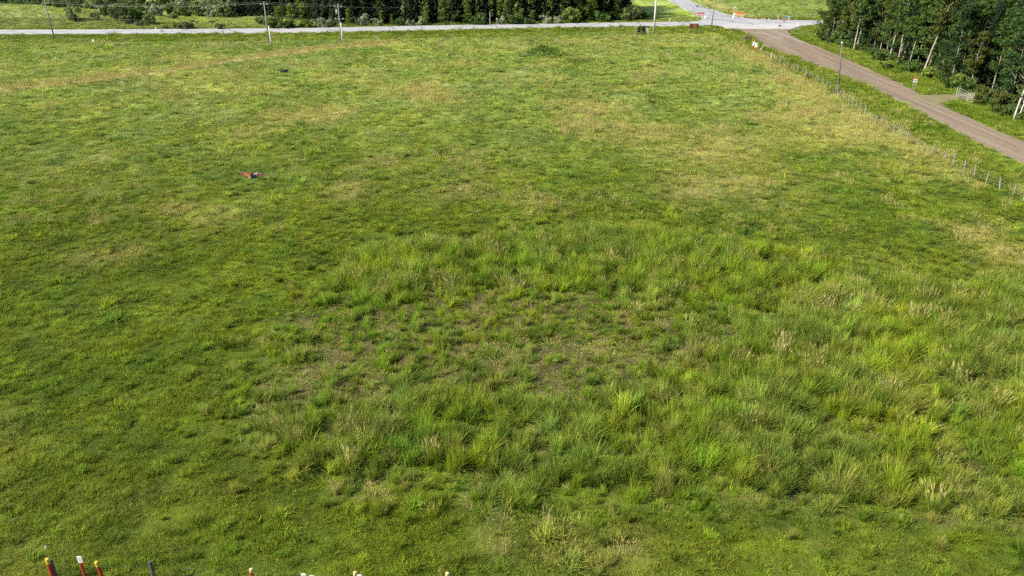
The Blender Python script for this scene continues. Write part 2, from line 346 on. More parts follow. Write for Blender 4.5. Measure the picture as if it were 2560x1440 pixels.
# ------------------------------------------------------------------ roads
def asphalt_mat(name, c1, c2, crack=True):
    m = bpy.data.materials.new(name); m.use_nodes = True; n = m.node_tree; b = n.nodes['Principled BSDF']; L = n.links.new
    b.inputs['Roughness'].default_value = .85; b.inputs['Specular IOR Level'].default_value = .35
    tc = n.nodes.new('ShaderNodeTexCoord')
    n1 = n.nodes.new('ShaderNodeTexNoise'); n1.inputs['Scale'].default_value = .35; n1.inputs['Detail'].default_value = 9; n1.inputs['Roughness'].default_value = .65; L(tc.outputs['Object'], n1.inputs['Vector'])
    rp = n.nodes.new('ShaderNodeValToRGB'); rp.color_ramp.elements[0].color = (*c1, 1); rp.color_ramp.elements[0].position = .3; rp.color_ramp.elements[1].color = (*c2, 1); rp.color_ramp.elements[1].position = .7
    L(n1.outputs['Fac'], rp.inputs[0]); sock = rp.outputs[0]
    if crack:
        mp = n.nodes.new('ShaderNodeMapping'); mp.inputs['Scale'].default_value = (.10, .035, .1); L(tc.outputs['Object'], mp.inputs['Vector'])
        n3 = n.nodes.new('ShaderNodeTexNoise'); n3.inputs['Scale'].default_value = 1.5; L(mp.outputs[0], n3.inputs['Vector'])
        mxv = n.nodes.new('ShaderNodeMix'); mxv.data_type = 'RGBA'; mxv.blend_type = 'LINEAR_LIGHT'; mxv.inputs['Factor'].default_value = .18; L(mp.outputs[0], mxv.inputs['A']); L(n3.outputs['Color'], mxv.inputs['B'])
        vo = n.nodes.new('ShaderNodeTexVoronoi'); vo.feature = 'DISTANCE_TO_EDGE'; vo.inputs['Scale'].default_value = 1.0; L(mxv.outputs['Result'], vo.inputs['Vector'])
        lt = n.nodes.new('ShaderNodeMath'); lt.operation = 'LESS_THAN'; lt.inputs[1].default_value = .008; L(vo.outputs['Distance'], lt.inputs[0])
        mx = n.nodes.new('ShaderNodeMix'); mx.data_type = 'RGBA'; mx.inputs['B'].default_value = (.09, .09, .095, 1); L(lt.outputs[0], mx.inputs['Factor']); L(sock, mx.inputs['A']); sock = mx.outputs['Result']
    L(sock, b.inputs['Base Color'])
    return m
M_ASPH = asphalt_mat('worn_asphalt', (.275, .277, .285), (.335, .336, .342))
def gravel_mat():
    m = bpy.data.materials.new('packed_gravel'); m.use_nodes = True; n = m.node_tree; b = n.nodes['Principled BSDF']; L = n.links.new
    b.inputs['Roughness'].default_value = .95; b.inputs['Specular IOR Level'].default_value = .1
    tc = n.nodes.new('ShaderNodeTexCoord'); mp = n.nodes.new('ShaderNodeMapping'); mp.inputs['Scale'].default_value = (1.1, .035, 1); L(tc.outputs['Object'], mp.inputs['Vector'])
    n1 = n.nodes.new('ShaderNodeTexNoise'); n1.inputs['Scale'].default_value = 1.0; n1.inputs['Detail'].default_value = 5; L(mp.outputs[0], n1.inputs['Vector'])
    n2 = n.nodes.new('ShaderNodeTexNoise'); n2.inputs['Scale'].default_value = 1.6; n2.inputs['Detail'].default_value = 10; n2.inputs['Roughness'].default_value = .7; L(tc.outputs['Object'], n2.inputs['Vector'])
    ad = n.nodes.new('ShaderNodeMix'); ad.data_type = 'FLOAT'; ad.inputs['Factor'].default_value = .42; L(n1.outputs['Fac'], ad.inputs['A']); L(n2.outputs['Fac'], ad.inputs['B'])
    rp = n.nodes.new('ShaderNodeValToRGB'); e = rp.color_ramp.elements; e[0].position = .33; e[0].color = (.130, .100, .072, 1); e[1].position = .68; e[1].color = (.245, .196, .146, 1); L(ad.outputs[0], rp.inputs[0]); L(rp.outputs[0], b.inputs['Base Color'])
    bp = n.nodes.new('ShaderNodeBump'); bp.inputs['Strength'].default_value = .35; bp.inputs['Distance'].default_value = .05; L(n2.outputs['Fac'], bp.inputs['Height']); L(bp.outputs[0], b.inputs['Normal'])
    return m
M_GRAV = gravel_mat()
M_PAINTW = mat('white_road_paint', (.42, .42, .40), .7, var=.25, scale=3)
M_PAINTY = mat('faded_yellow_road_paint', (.36, .32, .18), .7, var=.2, scale=3)
def ribbon(name, cl, lo, hi, dz, m, skirt=.3, zf=None):
    """strip along a centre line between two side offsets"""
    V = []; Fc = []; N = 5 if hi - lo > 2 else 2
    for i, (x, y) in enumerate(cl):
        x0, y0 = cl[max(i - 1, 0)]; x1, y1 = cl[min(i + 1, len(cl) - 1)]; l = math.hypot(x1 - x0, y1 - y0); nx_, ny_ = -(y1 - y0) / l, (x1 - x0) / l
        row = [lo + (hi - lo) * k / (N - 1) for k in range(N)]
        for k, o in enumerate(row):
            crown = .06 * (1 - (o / HW) ** 2) if hi - lo > 2 else .06 * (1 - (o / HW) ** 2)
            V.append((x + nx_ * o, y + ny_ * o, .25 + dz + crown))
        if skirt:
            V.append((x + nx_ * (lo - .35), y + ny_ * (lo - .35), .25 - skirt)); V.append((x + nx_ * (hi + .35), y + ny_ * (hi + .35), .25 - skirt))
    W = N + (2 if skirt else 0)
    for i in range(len(cl) - 1):
        a, b = i * W, (i + 1) * W
        for k in range(N - 1): Fc.append((a + k + 1, a + k, b + k, b + k + 1))
        if skirt: Fc.append((a, a + N, b + N, b)); Fc.append((a + N + 1, a + N - 1, b + N - 1, b + N + 1))
    mb = MB().add(V, Fc); return kind(mb.build(name, m), 'structure')
hwy_fine = catmull(HWY, 14)
ribbon('highway', hwy_fine, -HW, HW, 0.0, M_ASPH)
def sub(cl, a, b): return [p for p in cl if a <= p[0] <= b]
ribbon('edge_line', sub(hwy_fine, -880, 52), HW - .75, HW - .6, .008, M_PAINTW, 0)
ribbon('edge_line', sub(hwy_fine, 96, 590), HW - .75, HW - .6, .008, M_PAINTW, 0)
ribbon('edge_line', sub(hwy_fine, -880, 56), -HW + .6, -HW + .75, .008, M_PAINTW, 0)
ribbon('edge_line', sub(hwy_fine, 92, 590), -HW + .6, -HW + .75, .008, M_PAINTW, 0)
ribbon('centre_line', sub(hwy_fine, -880, 590), .1, .2, .008, M_PAINTY, 0)
def sheet(name, poly, z, m, res=1.2, edge=.25, zfun=None):
    """flat road surface from an outline, with a sloping rim"""
    import bmesh
    bm = bmesh.new(); vs_ = [bm.verts.new((x, y, z if zfun is None else zfun(x, y) + z)) for x, y in poly]
    f = bm.faces.new(vs_)
    if f.normal.z < 0: f.normal_flip()
    bmesh.ops.triangulate(bm, faces=bm.faces[:])
    cx = sum(p[0] for p in poly) / len(poly); cy2 = sum(p[1] for p in poly) / len(poly)
    n_ = len(poly); ar = sum(poly[i][0] * poly[(i + 1) % n_][1] - poly[(i + 1) % n_][0] * poly[i][1] for i in range(n_)); sg = 1 if ar > 0 else -1
    outv = []
    for i in range(n_):
        x0, y0 = poly[i - 1]; x1, y1 = poly[(i + 1) % n_]; l = math.hypot(x1 - x0, y1 - y0) or 1
        outv.append(bm.verts.new((poly[i][0] + sg * (y1 - y0) / l * .3, poly[i][1] - sg * (x1 - x0) / l * .3, vs_[i].co.z - edge)))
    for i in range(n_):
        bm.faces.new((vs_[i], outv[i], outv[(i + 1) % n_], vs_[(i + 1) % n_]) if sg > 0 else (vs_[i], vs_[(i + 1) % n_], outv[(i + 1) % n_], outv[i]))
    bmesh.ops.recalc_face_normals(bm, faces=bm.faces[:])
    me = bpy.data.meshes.new(name); bm.to_mesh(me); bm.free(); me.materials.append(m)
    o = bpy.data.objects.new(name, me); C.objects.link(o); return kind(o, 'structure')
def smooth_poly(p, n=4):
    out = []; N = len(p)
    for i in range(N):
        p0, p1, p2, p3 = [np.array(p[(i + k) % N], float) for k in (-1, 0, 1, 2)]
        if np.hypot(*(p2 - p1)) > 60: out.append(tuple(p1)); continue
        for k in range(n):
            t = k / n; q = 0.5 * ((2 * p1) + (-p0 + p2) * t + (2 * p0 - 5 * p1 + 4 * p2 - p3) * t * t + (-p0 + 3 * p1 - 3 * p2 + p3) * t ** 3)
            out.append(tuple(q))
    return out
def ragged(p, amp, s):
    out = []
    for i in range(len(p)):
        x0, y0 = p[i]; x1, y1 = p[(i + 1) % len(p)]; n = max(1, int(math.hypot(x1 - x0, y1 - y0) / 1.5))
        for k in range(n):
            x = x0 + (x1 - x0) * k / n; y = y0 + (y1 - y0) * k / n
            out.append((x + amp * (float(vnoise(x / 2.0, y / 2.0, s)) - .5) * 2, y + amp * (float(vnoise(x / 2.0, y / 2.0, s + 5)) - .5) * 2))
    return out
sheet('side_road', smooth_poly(SIDE, 3), .262, asphalt_mat('worn_asphalt_side', (.25, .252, .262), (.31, .311, .318)), edge=.4)
sheet('gravel_road', ragged(smooth_poly(GRAVEL, 3), .35, 91), .245, M_GRAV, edge=.35)
sheet('paved_apron', smooth_poly(APRON, 3), .275, asphalt_mat('pale_asphalt', (.33, .318, .305), (.39, .378, .365), False), edge=.4)
M_DRV = mat('grassy_gravel', (.19, .155, .105), .95, col2=(.17, .17, .07), scale=1.1, bump=.3, spec=.1, detail=8)
sheet('gate_driveway', ragged(GATEDRV, .3, 95), .03, M_DRV, edge=.3, zfun=lambda x, y: max(H(x, y), .2 if x < 71 else -9))
tk = []
for s_ in (1, -1):
    side = [(x, y + s_ * .9) for x, y in (TRACK if s_ > 0 else TRACK[::-1])]; tk += side
sheet('farm_track', ragged(tk, .25, 97), .09, M_DRV, edge=.3, zfun=lambda x, y: max(H(x, y), .2 if x < 75 else -9))
# strips of washed-out pale stones along the gravel road
M_PALE = mat('pale_stones', (.29, .25, .205), .95, var=.3, scale=3, bump=.2, spec=.1)
for k, pl in enumerate(([(73.3, 226.5), (73.0, 219), (72.9, 210), (72.8, 202), (72.4, 202), (72.5, 210), (72.3, 219), (72.4, 226.5)], [(66.5, 223), (68.5, 221), (69.3, 218), (68.4, 218.6), (66.2, 221.2)], [(68.5, 216), (70, 213), (70.3, 209.5), (69.4, 211)])):
    sheet('pale_gravel_patch', ragged(pl, .2, 99 + k), .25, M_PALE, edge=.02)

# ------------------------------------------------------------------ grass: blades gathered in tufts, strewn as one object per kind
def blades(n, rad, lmin, lmax, width, lean, seed, seg=3, droop=.35, flat=0.0, heads=0.0):
    r = np.random.default_rng(seed); V = []; F = []; TIP = []; RND = []
    for i in range(n):
        a = r.uniform(0, 2 * math.pi); q = rad * math.sqrt(r.uniform()); bx, by = q * math.cos(a), q * math.sin(a)
        d = a + r.normal(0, .9); L_ = r.uniform(lmin, lmax); le = abs(r.normal(0, lean)) + .35 * lean * q / max(rad, .01); dx, dy = math.cos(d), math.sin(d); sx, sy = -dy, dx
        tw = r.uniform(-.9, .9); sx, sy = sx * math.cos(tw) + dx * math.sin(tw), sy * math.cos(tw) + dy * math.sin(tw)
        w_ = width * r.uniform(.7, 1.3); rn = r.uniform(); o = len(V)
        for k in range(seg + 1):
            t = k / seg; out = L_ * (le * t + droop * le * t * t * 1.3); up = L_ * (t * math.sqrt(max(.05, 1 - min(.95, le * le * .6))) - droop * le * t * t * .9)
            up = up * (1 - flat) + .02 + flat * .03 * r.uniform()
            px, py = bx + dx * out, by + dy * out; ww = w_ * (1 - t ** 1.6) * .5
            if heads and t == 1: ww = 0
            if k < seg:
                V.append((px - sx * ww, py - sy * ww, max(up, -.05))); V.append((px + sx * ww, py + sy * ww, max(up, -.05))); TIP += [t, t]; RND += [rn, rn]
            else:
                V.append((px, py, max(up, -.05))); TIP.append(1); RND.append(rn); tip = (px, py, up)
        for k in range(seg - 1): F += [(o + 2 * k, o + 2 * k + 1, o + 2 * k + 3), (o + 2 * k, o + 2 * k + 3, o + 2 * k + 2)]
        F.append((o + 2 * seg - 2, o + 2 * seg - 1, o + 2 * seg))
        if heads and r.uniform() < heads:       # seed head
            o = len(V); hl = L_ * .22; hw = width * 1.5
            for e in (0, 1):
                ex, ey = (sx, sy) if e == 0 else (dx, dy)
                V += [tuple(np.array(tip) + np.array(q)) for q in ((-dx * hl * le * .6, -dy * hl * le * .6, -hl), (ex * hw, ey * hw, -hl * .5), (dx * hl * .3, dy * hl * .3, hl * .25), (-ex * hw, -ey * hw, -hl * .5))]
                F += [(o, o + 1, o + 2), (o, o + 2, o + 3)]; TIP += [1.6] * 4; RND += [rn] * 4; o += 4
    return np.array(V), np.array(F), TIP, RND
def tuft_object(name, m, *a, **k):
    V, F, T, N = blades(*a, **k); me = rawmesh(name, V, F, m); fattr(me, 'tip', T); fattr(me, 'rnd', N)
    return bpy.data.objects.new(name, me)          # source of a shape only; not placed in the scene
def strew(name, temps, P, rot, scl, col, label=None, cat=None):
    me = bpy.data.meshes.new(name); n = len(P)
    me.vertices.add(n); me.vertices.foreach_set('co', np.asarray(P, np.float32).ravel())
    for nm, arr in (('rot', rot), ('scl', scl)):
        a = me.attributes.new(nm, 'FLOAT_VECTOR', 'POINT'); a.data.foreach_set('vector', np.asarray(arr, np.float32).ravel())
    cattr(me, 'col', col)
    a = me.attributes.new('pick', 'INT', 'POINT'); a.data.foreach_set('value', RNG.integers(0, len(temps), n).astype(np.int32))
    o = bpy.data.objects.new(name, me); C.objects.link(o); kind(o, 'stuff')
    ng = bpy.data.node_groups.new(name, 'GeometryNodeTree'); ng.interface.new_socket('Geometry', in_out='INPUT', socket_type='NodeSocketGeometry'); ng.interface.new_socket('Geometry', in_out='OUTPUT', socket_type='NodeSocketGeometry')
    N = ng.nodes; L = ng.links.new; gi = N.new('NodeGroupInput'); go = N.new('NodeGroupOutput'); ip = N.new('GeometryNodeInstanceOnPoints'); jn = N.new('GeometryNodeJoinGeometry')
    for t in temps:
        oi = N.new('GeometryNodeObjectInfo'); oi.inputs['Object'].default_value = t; oi.inputs['As Instance'].default_value = False
        gt = N.new('GeometryNodeGeometryToInstance'); L(oi.outputs['Geometry'], gt.inputs[0]); L(gt.outputs[0], jn.inputs[0])
    def na(nm, ty):
        q = N.new('GeometryNodeInputNamedAttribute'); q.data_type = ty; q.inputs['Name'].default_value = nm; return q.outputs['Attribute']
    er = N.new('FunctionNodeEulerToRotation'); L(na('rot', 'FLOAT_VECTOR'), er.inputs[0])
    L(gi.outputs[0], ip.inputs['Points']); L(jn.outputs[0], ip.inputs['Instance']); ip.inputs['Pick Instance'].default_value = True
    L(na('pick', 'INT'), ip.inputs['Instance Index']); L(er.outputs[0], ip.inputs['Rotation']); L(na('scl', 'FLOAT_VECTOR'), ip.inputs['Scale']); L(ip.outputs[0], go.inputs[0])
    md = o.modifiers.new('strew', 'NODES'); md.node_group = ng
    if label: tag(o, label, cat)
    return o
M_GRASS = leaf_mat('grass_blade', (.1, .15, .03), .36, True, .42, (.27, .28, .03))
M_TALL = leaf_mat('tall_grass_blade', (.1, .15, .03), .46, True, .42, (.33, .40, .055), tipf=.42)
M_STRAWB = leaf_mat('dry_grass_blade', (.3, .25, .12), .25, True, .22, (.50, .42, .17))
SHORT = [tuft_object('short_tuft', M_GRASS, 84, .38, .07, .29, .023, .55, 100 + k, seg=2) for k in range(4)]
CLUMP = [tuft_object('clump_tuft', M_TALL, 70, .24, .14, .42, .030, .50, 120 + k, seg=3) for k in range(5)]
LONG = [tuft_object('tall_tuft', M_TALL, n_, rd, l0, l1, w_, ln, 140 + k, seg=4, droop=dr) for k, (n_, rd, l0, l1, w_, ln, dr) in enumerate([(70, .15, .55, 1.05, .024, .17, .5), (64, .13, .6, 1.15, .022, .14, .6), (75, .18, .45, .95, .026, .24, .6), (60, .16, .5, 1.0, .028, .34, .6), (58, .12, .65, 1.2, .022, .15, .4), (80, .2, .4, .85, .026, .22, .5), (66, .15, .5, 1.1, .024, .2, .8)])]
STEM = [tuft_object('stem_tuft', M_STRAWB, 34, .2, .75, 1.2, .013, .15, 170 + k, seg=3, heads=.6, droop=.5) for k in range(4)]
LODGE = [tuft_object('lodged_tuft', M_STRAWB, 46, .45, .30, .75, .018, .9, 160 + k, seg=3, flat=.8) for k in range(4)]
SEED = [tuft_object('seeding_tuft', M_STRAWB, 42, .42, .45, .85, .013, .22, 180 + k, seg=2, heads=.75) for k in range(5)]

def pts_jitter(x0, x1, y0, y1, step, s):
    r = np.random.default_rng(s); X, Y = np.meshgrid(np.arange(x0, x1, step), np.arange(y0, y1, step)); X = X.ravel() + r.uniform(-.6, .6, X.size) * step; Y = Y.ravel() + r.uniform(-.6, .6, Y.size) * step
    return X, Y
def inframe(x, y, m=3.0): return np.abs(x) < 23.4 + (y - 26.8) * .60 + m
def hgt(x, y): return Hbase(x, y) - .02
def tilt(n, s, amt, r): return np.stack([r.normal(0, amt, n), r.normal(.06, amt, n), r.uniform(0, 6.283, n)], 1)
PIT = [at(711, 180), at(765, 229), at(932, 252), Vector((PILE[0], PILE[1], 0))]
def strew_zone(name, temps, x, y, sc_, col, tl=.14, zs=None, s=0):
    r = np.random.default_rng(s + 900); n = len(x)
    S = np.stack([sc_, sc_, sc_ * (zs if zs is not None else 1.0)], 1)
    return strew(name, temps, np.stack([x, y, hgt(x, y)], 1), tilt(n, s, tl, r), S, col)
def jit(c, s, a=.16):
    r = np.random.default_rng(s); n = len(c); k = r.normal(1, a, (n, 1)); h_ = r.normal(0, a * .35, (n, 1))
    return np.clip(c * k * np.concatenate([1 + h_, 1 + 0 * h_, 1 - h_], 1), .004, .8)
def clear(x, y, grow=.35):
    m = ~road_mask(x, y, grow)
    for p in PIT: m &= np.hypot(x - p.x, (y - p.y - .1) * .9) > (1.0 if p is not PIT[3] else 1.6)
    return m
# short pasture turf, near and far
def pasture(step, y0, y1, s, base, thr):
    x, y = pts_jitter(-170, 100, y0, y1, step, s); k = inframe(x, y) & clear(x, y); x, y = x[k], y[k]; z = zones(x, y)
    n = fbm(x / 1.6, y / 1.9, 201, 3); r = np.random.default_rng(s); k = (~z['tall'] | (r.uniform(size=len(x)) < .35)) & ((n > thr) | (r.uniform(size=len(x)) < .45)) & (z['strip'] < .8)
    x, y, n = x[k], y[k], n[k]; z = {a: b[k] for a, b in z.items()}
    m6 = vnoise(x / .62, y / .62, 83) * .6 + vnoise(x / 1.5, y / 1.5, 85) * .4
    lush = np.clip((n - .3) * 1.8, .3, 1.1) * (.5 + 1.2 * sstep(.25, .8, m6)); v = (z['verge'] | z['hverge'])
    sc_ = base * r.uniform(.8, 1.25, len(x)) * np.where(v, 1.15, 1.0); zs = lush * np.where(v, 1.25, 1.0)
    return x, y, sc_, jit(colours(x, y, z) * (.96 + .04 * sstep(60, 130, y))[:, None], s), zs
x, y, s1, c1, z1 = pasture(.34, 24, 62, 1, 1.0, .40); strew_zone('pasture_grass', SHORT, x, y, s1, c1, zs=z1, s=1); n_a = len(x)
x, y, s1, c1, z1 = pasture(.52, 62, 125, 2, 1.25, .40); strew_zone('pasture_grass', SHORT, x, y, s1, c1, zs=z1 * 1.1, s=2); n_b = len(x)
x, y, s1, c1, z1 = pasture(.95, 125, 262, 3, 2.1, .38); strew_zone('pasture_grass', SHORT, x, y, s1, c1, zs=z1 * 1.0, s=3); n_c = len(x)
# taller grazed-round clumps in the pasture
def clumps(step, y0, y1, s, base, mean):
    x, y = pts_jitter(-170, 100, y0, y1, step, s); k = inframe(x, y) & clear(x, y, .6); x, y = x[k], y[k]; z = zones(x, y)
    n = fbm(x / 5.5, y / 6.0, 211, 3); r = np.random.default_rng(s)
    p = .34 + .05 * (y < 80) + .50 * sstep(.40, .62, n) + .2 * (z['verge'] | (z['hverge'] & (y < 222))) + .9 * np.clip(z['mound'], 0, 1) + .5 * np.exp(-(np.hypot(x - PILE[0], y - PILE[1] - 1.2) / 2.0) ** 2)
    p = p * (1 - .55 * sstep(.52, .66, fbm(x / 13, y / 13, 215, 2)) * (y < 60))
    k = (r.uniform(size=len(x)) < p) & ~z['tall'] & (y < 236); x, y = x[k], y[k]; z = {a: b[k] for a, b in z.items()}
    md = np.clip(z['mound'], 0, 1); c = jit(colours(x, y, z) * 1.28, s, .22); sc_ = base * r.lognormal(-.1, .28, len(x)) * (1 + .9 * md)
    num = np.clip(np.round(r.normal(mean, 1.0, len(x))), 1, 5).astype(int); ii = np.repeat(np.arange(len(x)), num); rad = .22 * base * np.array([1.0])
    X = x[ii] + r.normal(0, 1, len(ii)) * rad; Y = y[ii] + r.normal(0, 1, len(ii)) * rad; k = clear(X, Y, .5); ii, X, Y = ii[k], X[k], Y[k]
    return X, Y, sc_[ii] * r.uniform(.75, 1.1, len(ii)), jit(c[ii], s + 1, .10), r.uniform(.75, 1.25, len(ii))
x, y, s1, c1, z1 = clumps(.70, 24, 80, 11, .92, 2.6); strew_zone('clumped_grass', CLUMP, x, y, s1, c1, .2, z1, 11); n_d = len(x)
x, y, s1, c1, z1 = clumps(1.15, 80, 236, 12, 1.2, 2.0); strew_zone('clumped_grass', CLUMP, x, y, s1, c1, .2, z1, 12); n_e = len(x)
x, y = pts_jitter(-215, 150, 232, 335, 2.0, 14); r = np.random.default_rng(14); k = inframe(x, y, 6) & clear(x, y, .8) & ((x > 70) | (x < -42)) & (fbm(x / 8, y / 8, 217, 3) > .42) & (r.uniform(size=len(x)) < .8); x, y = x[k], y[k]
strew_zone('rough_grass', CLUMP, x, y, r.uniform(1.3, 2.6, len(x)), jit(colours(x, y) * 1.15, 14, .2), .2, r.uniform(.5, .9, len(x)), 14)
# rank tall grass in the middle of the field
x, y = pts_jitter(-40, 75, 24, 82, .70, 21); k = inframe(x, y, 5); x, y = x[k], y[k]; z = zones(x, y); r = np.random.default_rng(21)
n1 = fbm(x / 2.6, y / 2.8, 221, 3); n2 = fbm(x / 9, y / 9, 223, 2); big = .55 * n1 + .45 * n2
dens = np.where(z['tall'], np.clip(.56 + .6 * sstep(.36, .56, big) + .2 * sstep(54, 62, y) - .62 * z['tramp'], .2, 1) * (.55 + .45 * z['core']), .30 * z['fringe'])
k = r.uniform(size=len(x)) < dens; x, y = x[k], y[k]; z = {a: b[k] for a, b in z.items()}; big = big[k]
ty = np.clip((1.42 + .22 * sstep(52, 62, y) - .62 * z['tramp'] + 1.0 * (big - .5)) * (.5 + .5 * z['core']), .36, 1.8) * r.uniform(.55, 1.25, len(x))
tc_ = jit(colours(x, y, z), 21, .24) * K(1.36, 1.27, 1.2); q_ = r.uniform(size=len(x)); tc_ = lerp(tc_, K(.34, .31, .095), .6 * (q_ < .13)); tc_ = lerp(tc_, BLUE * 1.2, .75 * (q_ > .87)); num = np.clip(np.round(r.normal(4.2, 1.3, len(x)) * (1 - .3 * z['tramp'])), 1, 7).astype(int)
ld = r.normal(0, .13, (len(x), 2)) + np.array([0, .06]) + .95 * np.stack([fbm(x / 4.5, y / 4.5, 227, 2) - .5, fbm(x / 4.5, y / 4.5, 229, 2) - .5], 1); ii = np.repeat(np.arange(len(x)), num); rr_ = .26 * ty[ii]
X = x[ii] + r.normal(0, 1, len(ii)) * rr_ * .55; Y = y[ii] + r.normal(0, 1, len(ii)) * rr_ * .55
S = ty[ii] * r.uniform(.75, 1.05, len(ii)); rot = np.stack([ld[ii, 0] + r.normal(0, .07, len(ii)), ld[ii, 1] + r.normal(0, .07, len(ii)), r.uniform(0, 6.283, len(ii))], 1)
strew('tall_grass', LONG, np.stack([X, Y, hgt(X, Y)], 1), rot, np.stack([S, S, S], 1), jit(tc_[ii], 24, .13)); n_f = len(ii)
k = r.uniform(size=len(x)) < .03 + .16 * sstep(.56, .72, fbm(x / 6, y / 6, 225, 2)); x, y, ty = x[k], y[k], ty[k]
strew_zone('straw_stems', STEM, x, y, np.clip(ty * 1.02, .4, 1.5), jit(lerp(K(.40, .34, .13) + 0 * x[:, None], K(.30, .33, .08), r.uniform(size=len(x))), 25, .15), .12, None, 25)
# low growth and flattened dry stems between the tall tufts
x, y = pts_jitter(-40, 75, 24, 78, .50, 22); k = inframe(x, y, 4); x, y = x[k], y[k]; z = zones(x, y); r = np.random.default_rng(22)
k = z['tall'] & (r.uniform(size=len(x)) < .52 - .2 * z['tramp']); x, y = x[k], y[k]; z = {a: b[k] for a, b in z.items()}
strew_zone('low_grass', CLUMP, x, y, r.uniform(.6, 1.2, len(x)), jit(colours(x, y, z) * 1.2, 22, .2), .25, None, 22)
x, y = pts_jitter(-40, 75, 24, 78, .62, 23); k = inframe(x, y, 4); x, y = x[k], y[k]; z = zones(x, y); r = np.random.default_rng(23)
k = z['tall'] & (r.uniform(size=len(x)) < .10 + .50 * z['tramp']); x, y = x[k], y[k]
strew_zone('flattened_grass', LODGE, x, y, r.uniform(.7, 1.2, len(x)), jit(lerp(K(.32, .265, .095) + 0 * x[:, None], K(.22, .25, .05), r.uniform(size=len(x)) ** 1.2), 23, .22), .12, None, 23)
# dry seeding grass: pale patches, the strip along the terrace, the fence line
x, y = pts_jitter(-125, 62, 24, 215, .8, 31); k = inframe(x, y, 4) & clear(x, y, .6); x, y = x[k], y[k]; z = zones(x, y); r = np.random.default_rng(31)
fen = np.exp(-((x - 54.2) / 2.6) ** 2) * (y > 76) * (fbm(x / 5, y / 9, 233, 2) > .42)
nn = fbm(x / 9, y / 9, 231, 3)
p = .48 * sstep(.2, .95, z['straw']) * (.1 + 1.6 * fbm(x / 1.8, y / 1.8, 235, 2) * nn * 1.4) + .7 * np.clip(z['strip'] * 1.3, 0, 1) + .5 * fen + .13 * sstep(.46, .7, nn) * (y > 70) + .02 * z['tall']
k = r.uniform(size=len(x)) < p; x, y = x[k], y[k]; z = {a: b[k] for a, b in z.items()}
strew_zone('dry_seeding_grass', SEED, x, y, r.uniform(.65, 1.15, len(x)) * np.where(y > 110, 1.25, 1.0), jit(lerp(K(.44, .38, .14) + 0 * x[:, None], K(.32, .35, .08), r.uniform(size=len(x))), 31, .15), .16, None, 31)
print('grass points', n_a, n_b, n_c, n_d, n_e, n_f, len(x))

# ------------------------------------------------------------------ trees and shrubs
M_BARKW = mat('white_birch_bark', (.42, .39, .33), .8, col2=(.20, .18, .15), scale=3.0, bump=.2)
M_BARKG = mat('grey_green_bark', (.27, .26, .21), .9, col2=(.13, .12, .09), scale=3.0, bump=.3)
M_BARKD = mat('dark_spruce_bark', (.10, .08, .06), .9, var=.4, scale=4, bump=.3)
M_SNAG = mat('bleached_dead_wood', (.50, .46, .40), .85, var=.35, scale=3, bump=.2)
ML_POP = leaf_mat('poplar_leaf', (.058, .105, .020), .25, False, .45, None, .18)
ML_POPD = leaf_mat('dark_poplar_leaf', (.036, .072, .018), .22, False, .45, None, .2)
ML_OLV = leaf_mat('olive_leaf', (.072, .092, .018), .28, False, .4, None, .15)
ML_YEL = leaf_mat('yellow_green_leaf', (.16, .16, .025), .3, False, .35, None, .1)
ML_YNG = leaf_mat('young_poplar_leaf', (.12, .175, .03), .3, False, .4, None, .18)
ML_WIL = leaf_mat('willow_leaf', (.15, .19, .06), .28, False, .4, None, .2)
ML_SIL = leaf_mat('silver_willow_leaf', (.27, .31, .17), .25, False, .35, None, .15)
ML_SPR = leaf_mat('spruce_needle', (.016, .030, .013), .06, False, .45, None, .25)
ML_TWG = leaf_mat('dry_weed_stem', (.13, .10, .07), .1, False, .4)

def leaf_cloud(centres, per, spread, size, seed, flat=.6, elong=1.4, up=.35):
    """leaf faces gathered round clump centres: (verts, quads, rnd)"""
    r = np.random.default_rng(seed); n = len(centres) * per
    c = np.repeat(np.asarray(centres), per, 0); cr = np.repeat(r.uniform(0, 1, len(centres)), per)
    d = r.normal(0, 1, (n, 3)); d /= np.linalg.norm(d, axis=1)[:, None]; d *= (r.uniform(.15, 1, (n, 1)) ** .5) * spread * np.array([1, 1, flat])
    p = c + d
    nrm = d / (np.linalg.norm(d, axis=1)[:, None] + 1e-6) * .7 + r.normal(0, .6, (n, 3)) + np.array([0, 0, up]); nrm /= np.linalg.norm(nrm, axis=1)[:, None]
    a = np.cross(nrm, r.normal(0, 1, (n, 3))); a /= np.linalg.norm(a, axis=1)[:, None]; b = np.cross(nrm, a)
    s = size * r.uniform(.6, 1.35, (n, 1)); a = a * s * elong * .5; b = b * s * .5
    V = np.stack([p - a, p + b * .9 - a * .1, p + a, p - b * .9 - a * .1], 1).reshape(-1, 3)
    F = np.arange(n * 4).reshape(n, 4); rn = np.repeat(np.clip(.5 * cr + .5 * r.uniform(0, 1, n), 0, 1), 4)
    return V, F, rn
def cloud_mesh(name, cl, m):
    me = rawmesh(name, cl[0], cl[1], m); fattr(me, 'rnd', cl[2]); return me
def limb(p0, d, L_, r0, rr, n=5, wob=.12, up=.15):
    pts = [Vector(p0)]; rad = [r0]; d = Vector(d).normalized()
    for k in range(n):
        d = (d + Vector((rr.gauss(0, wob), rr.gauss(0, wob), rr.gauss(0, wob) + up * .3))).normalized(); pts.append(pts[-1] + d * (L_ / n)); rad.append(max(.012, r0 * (1 - .85 * (k + 1) / n)))
    return pts, rad
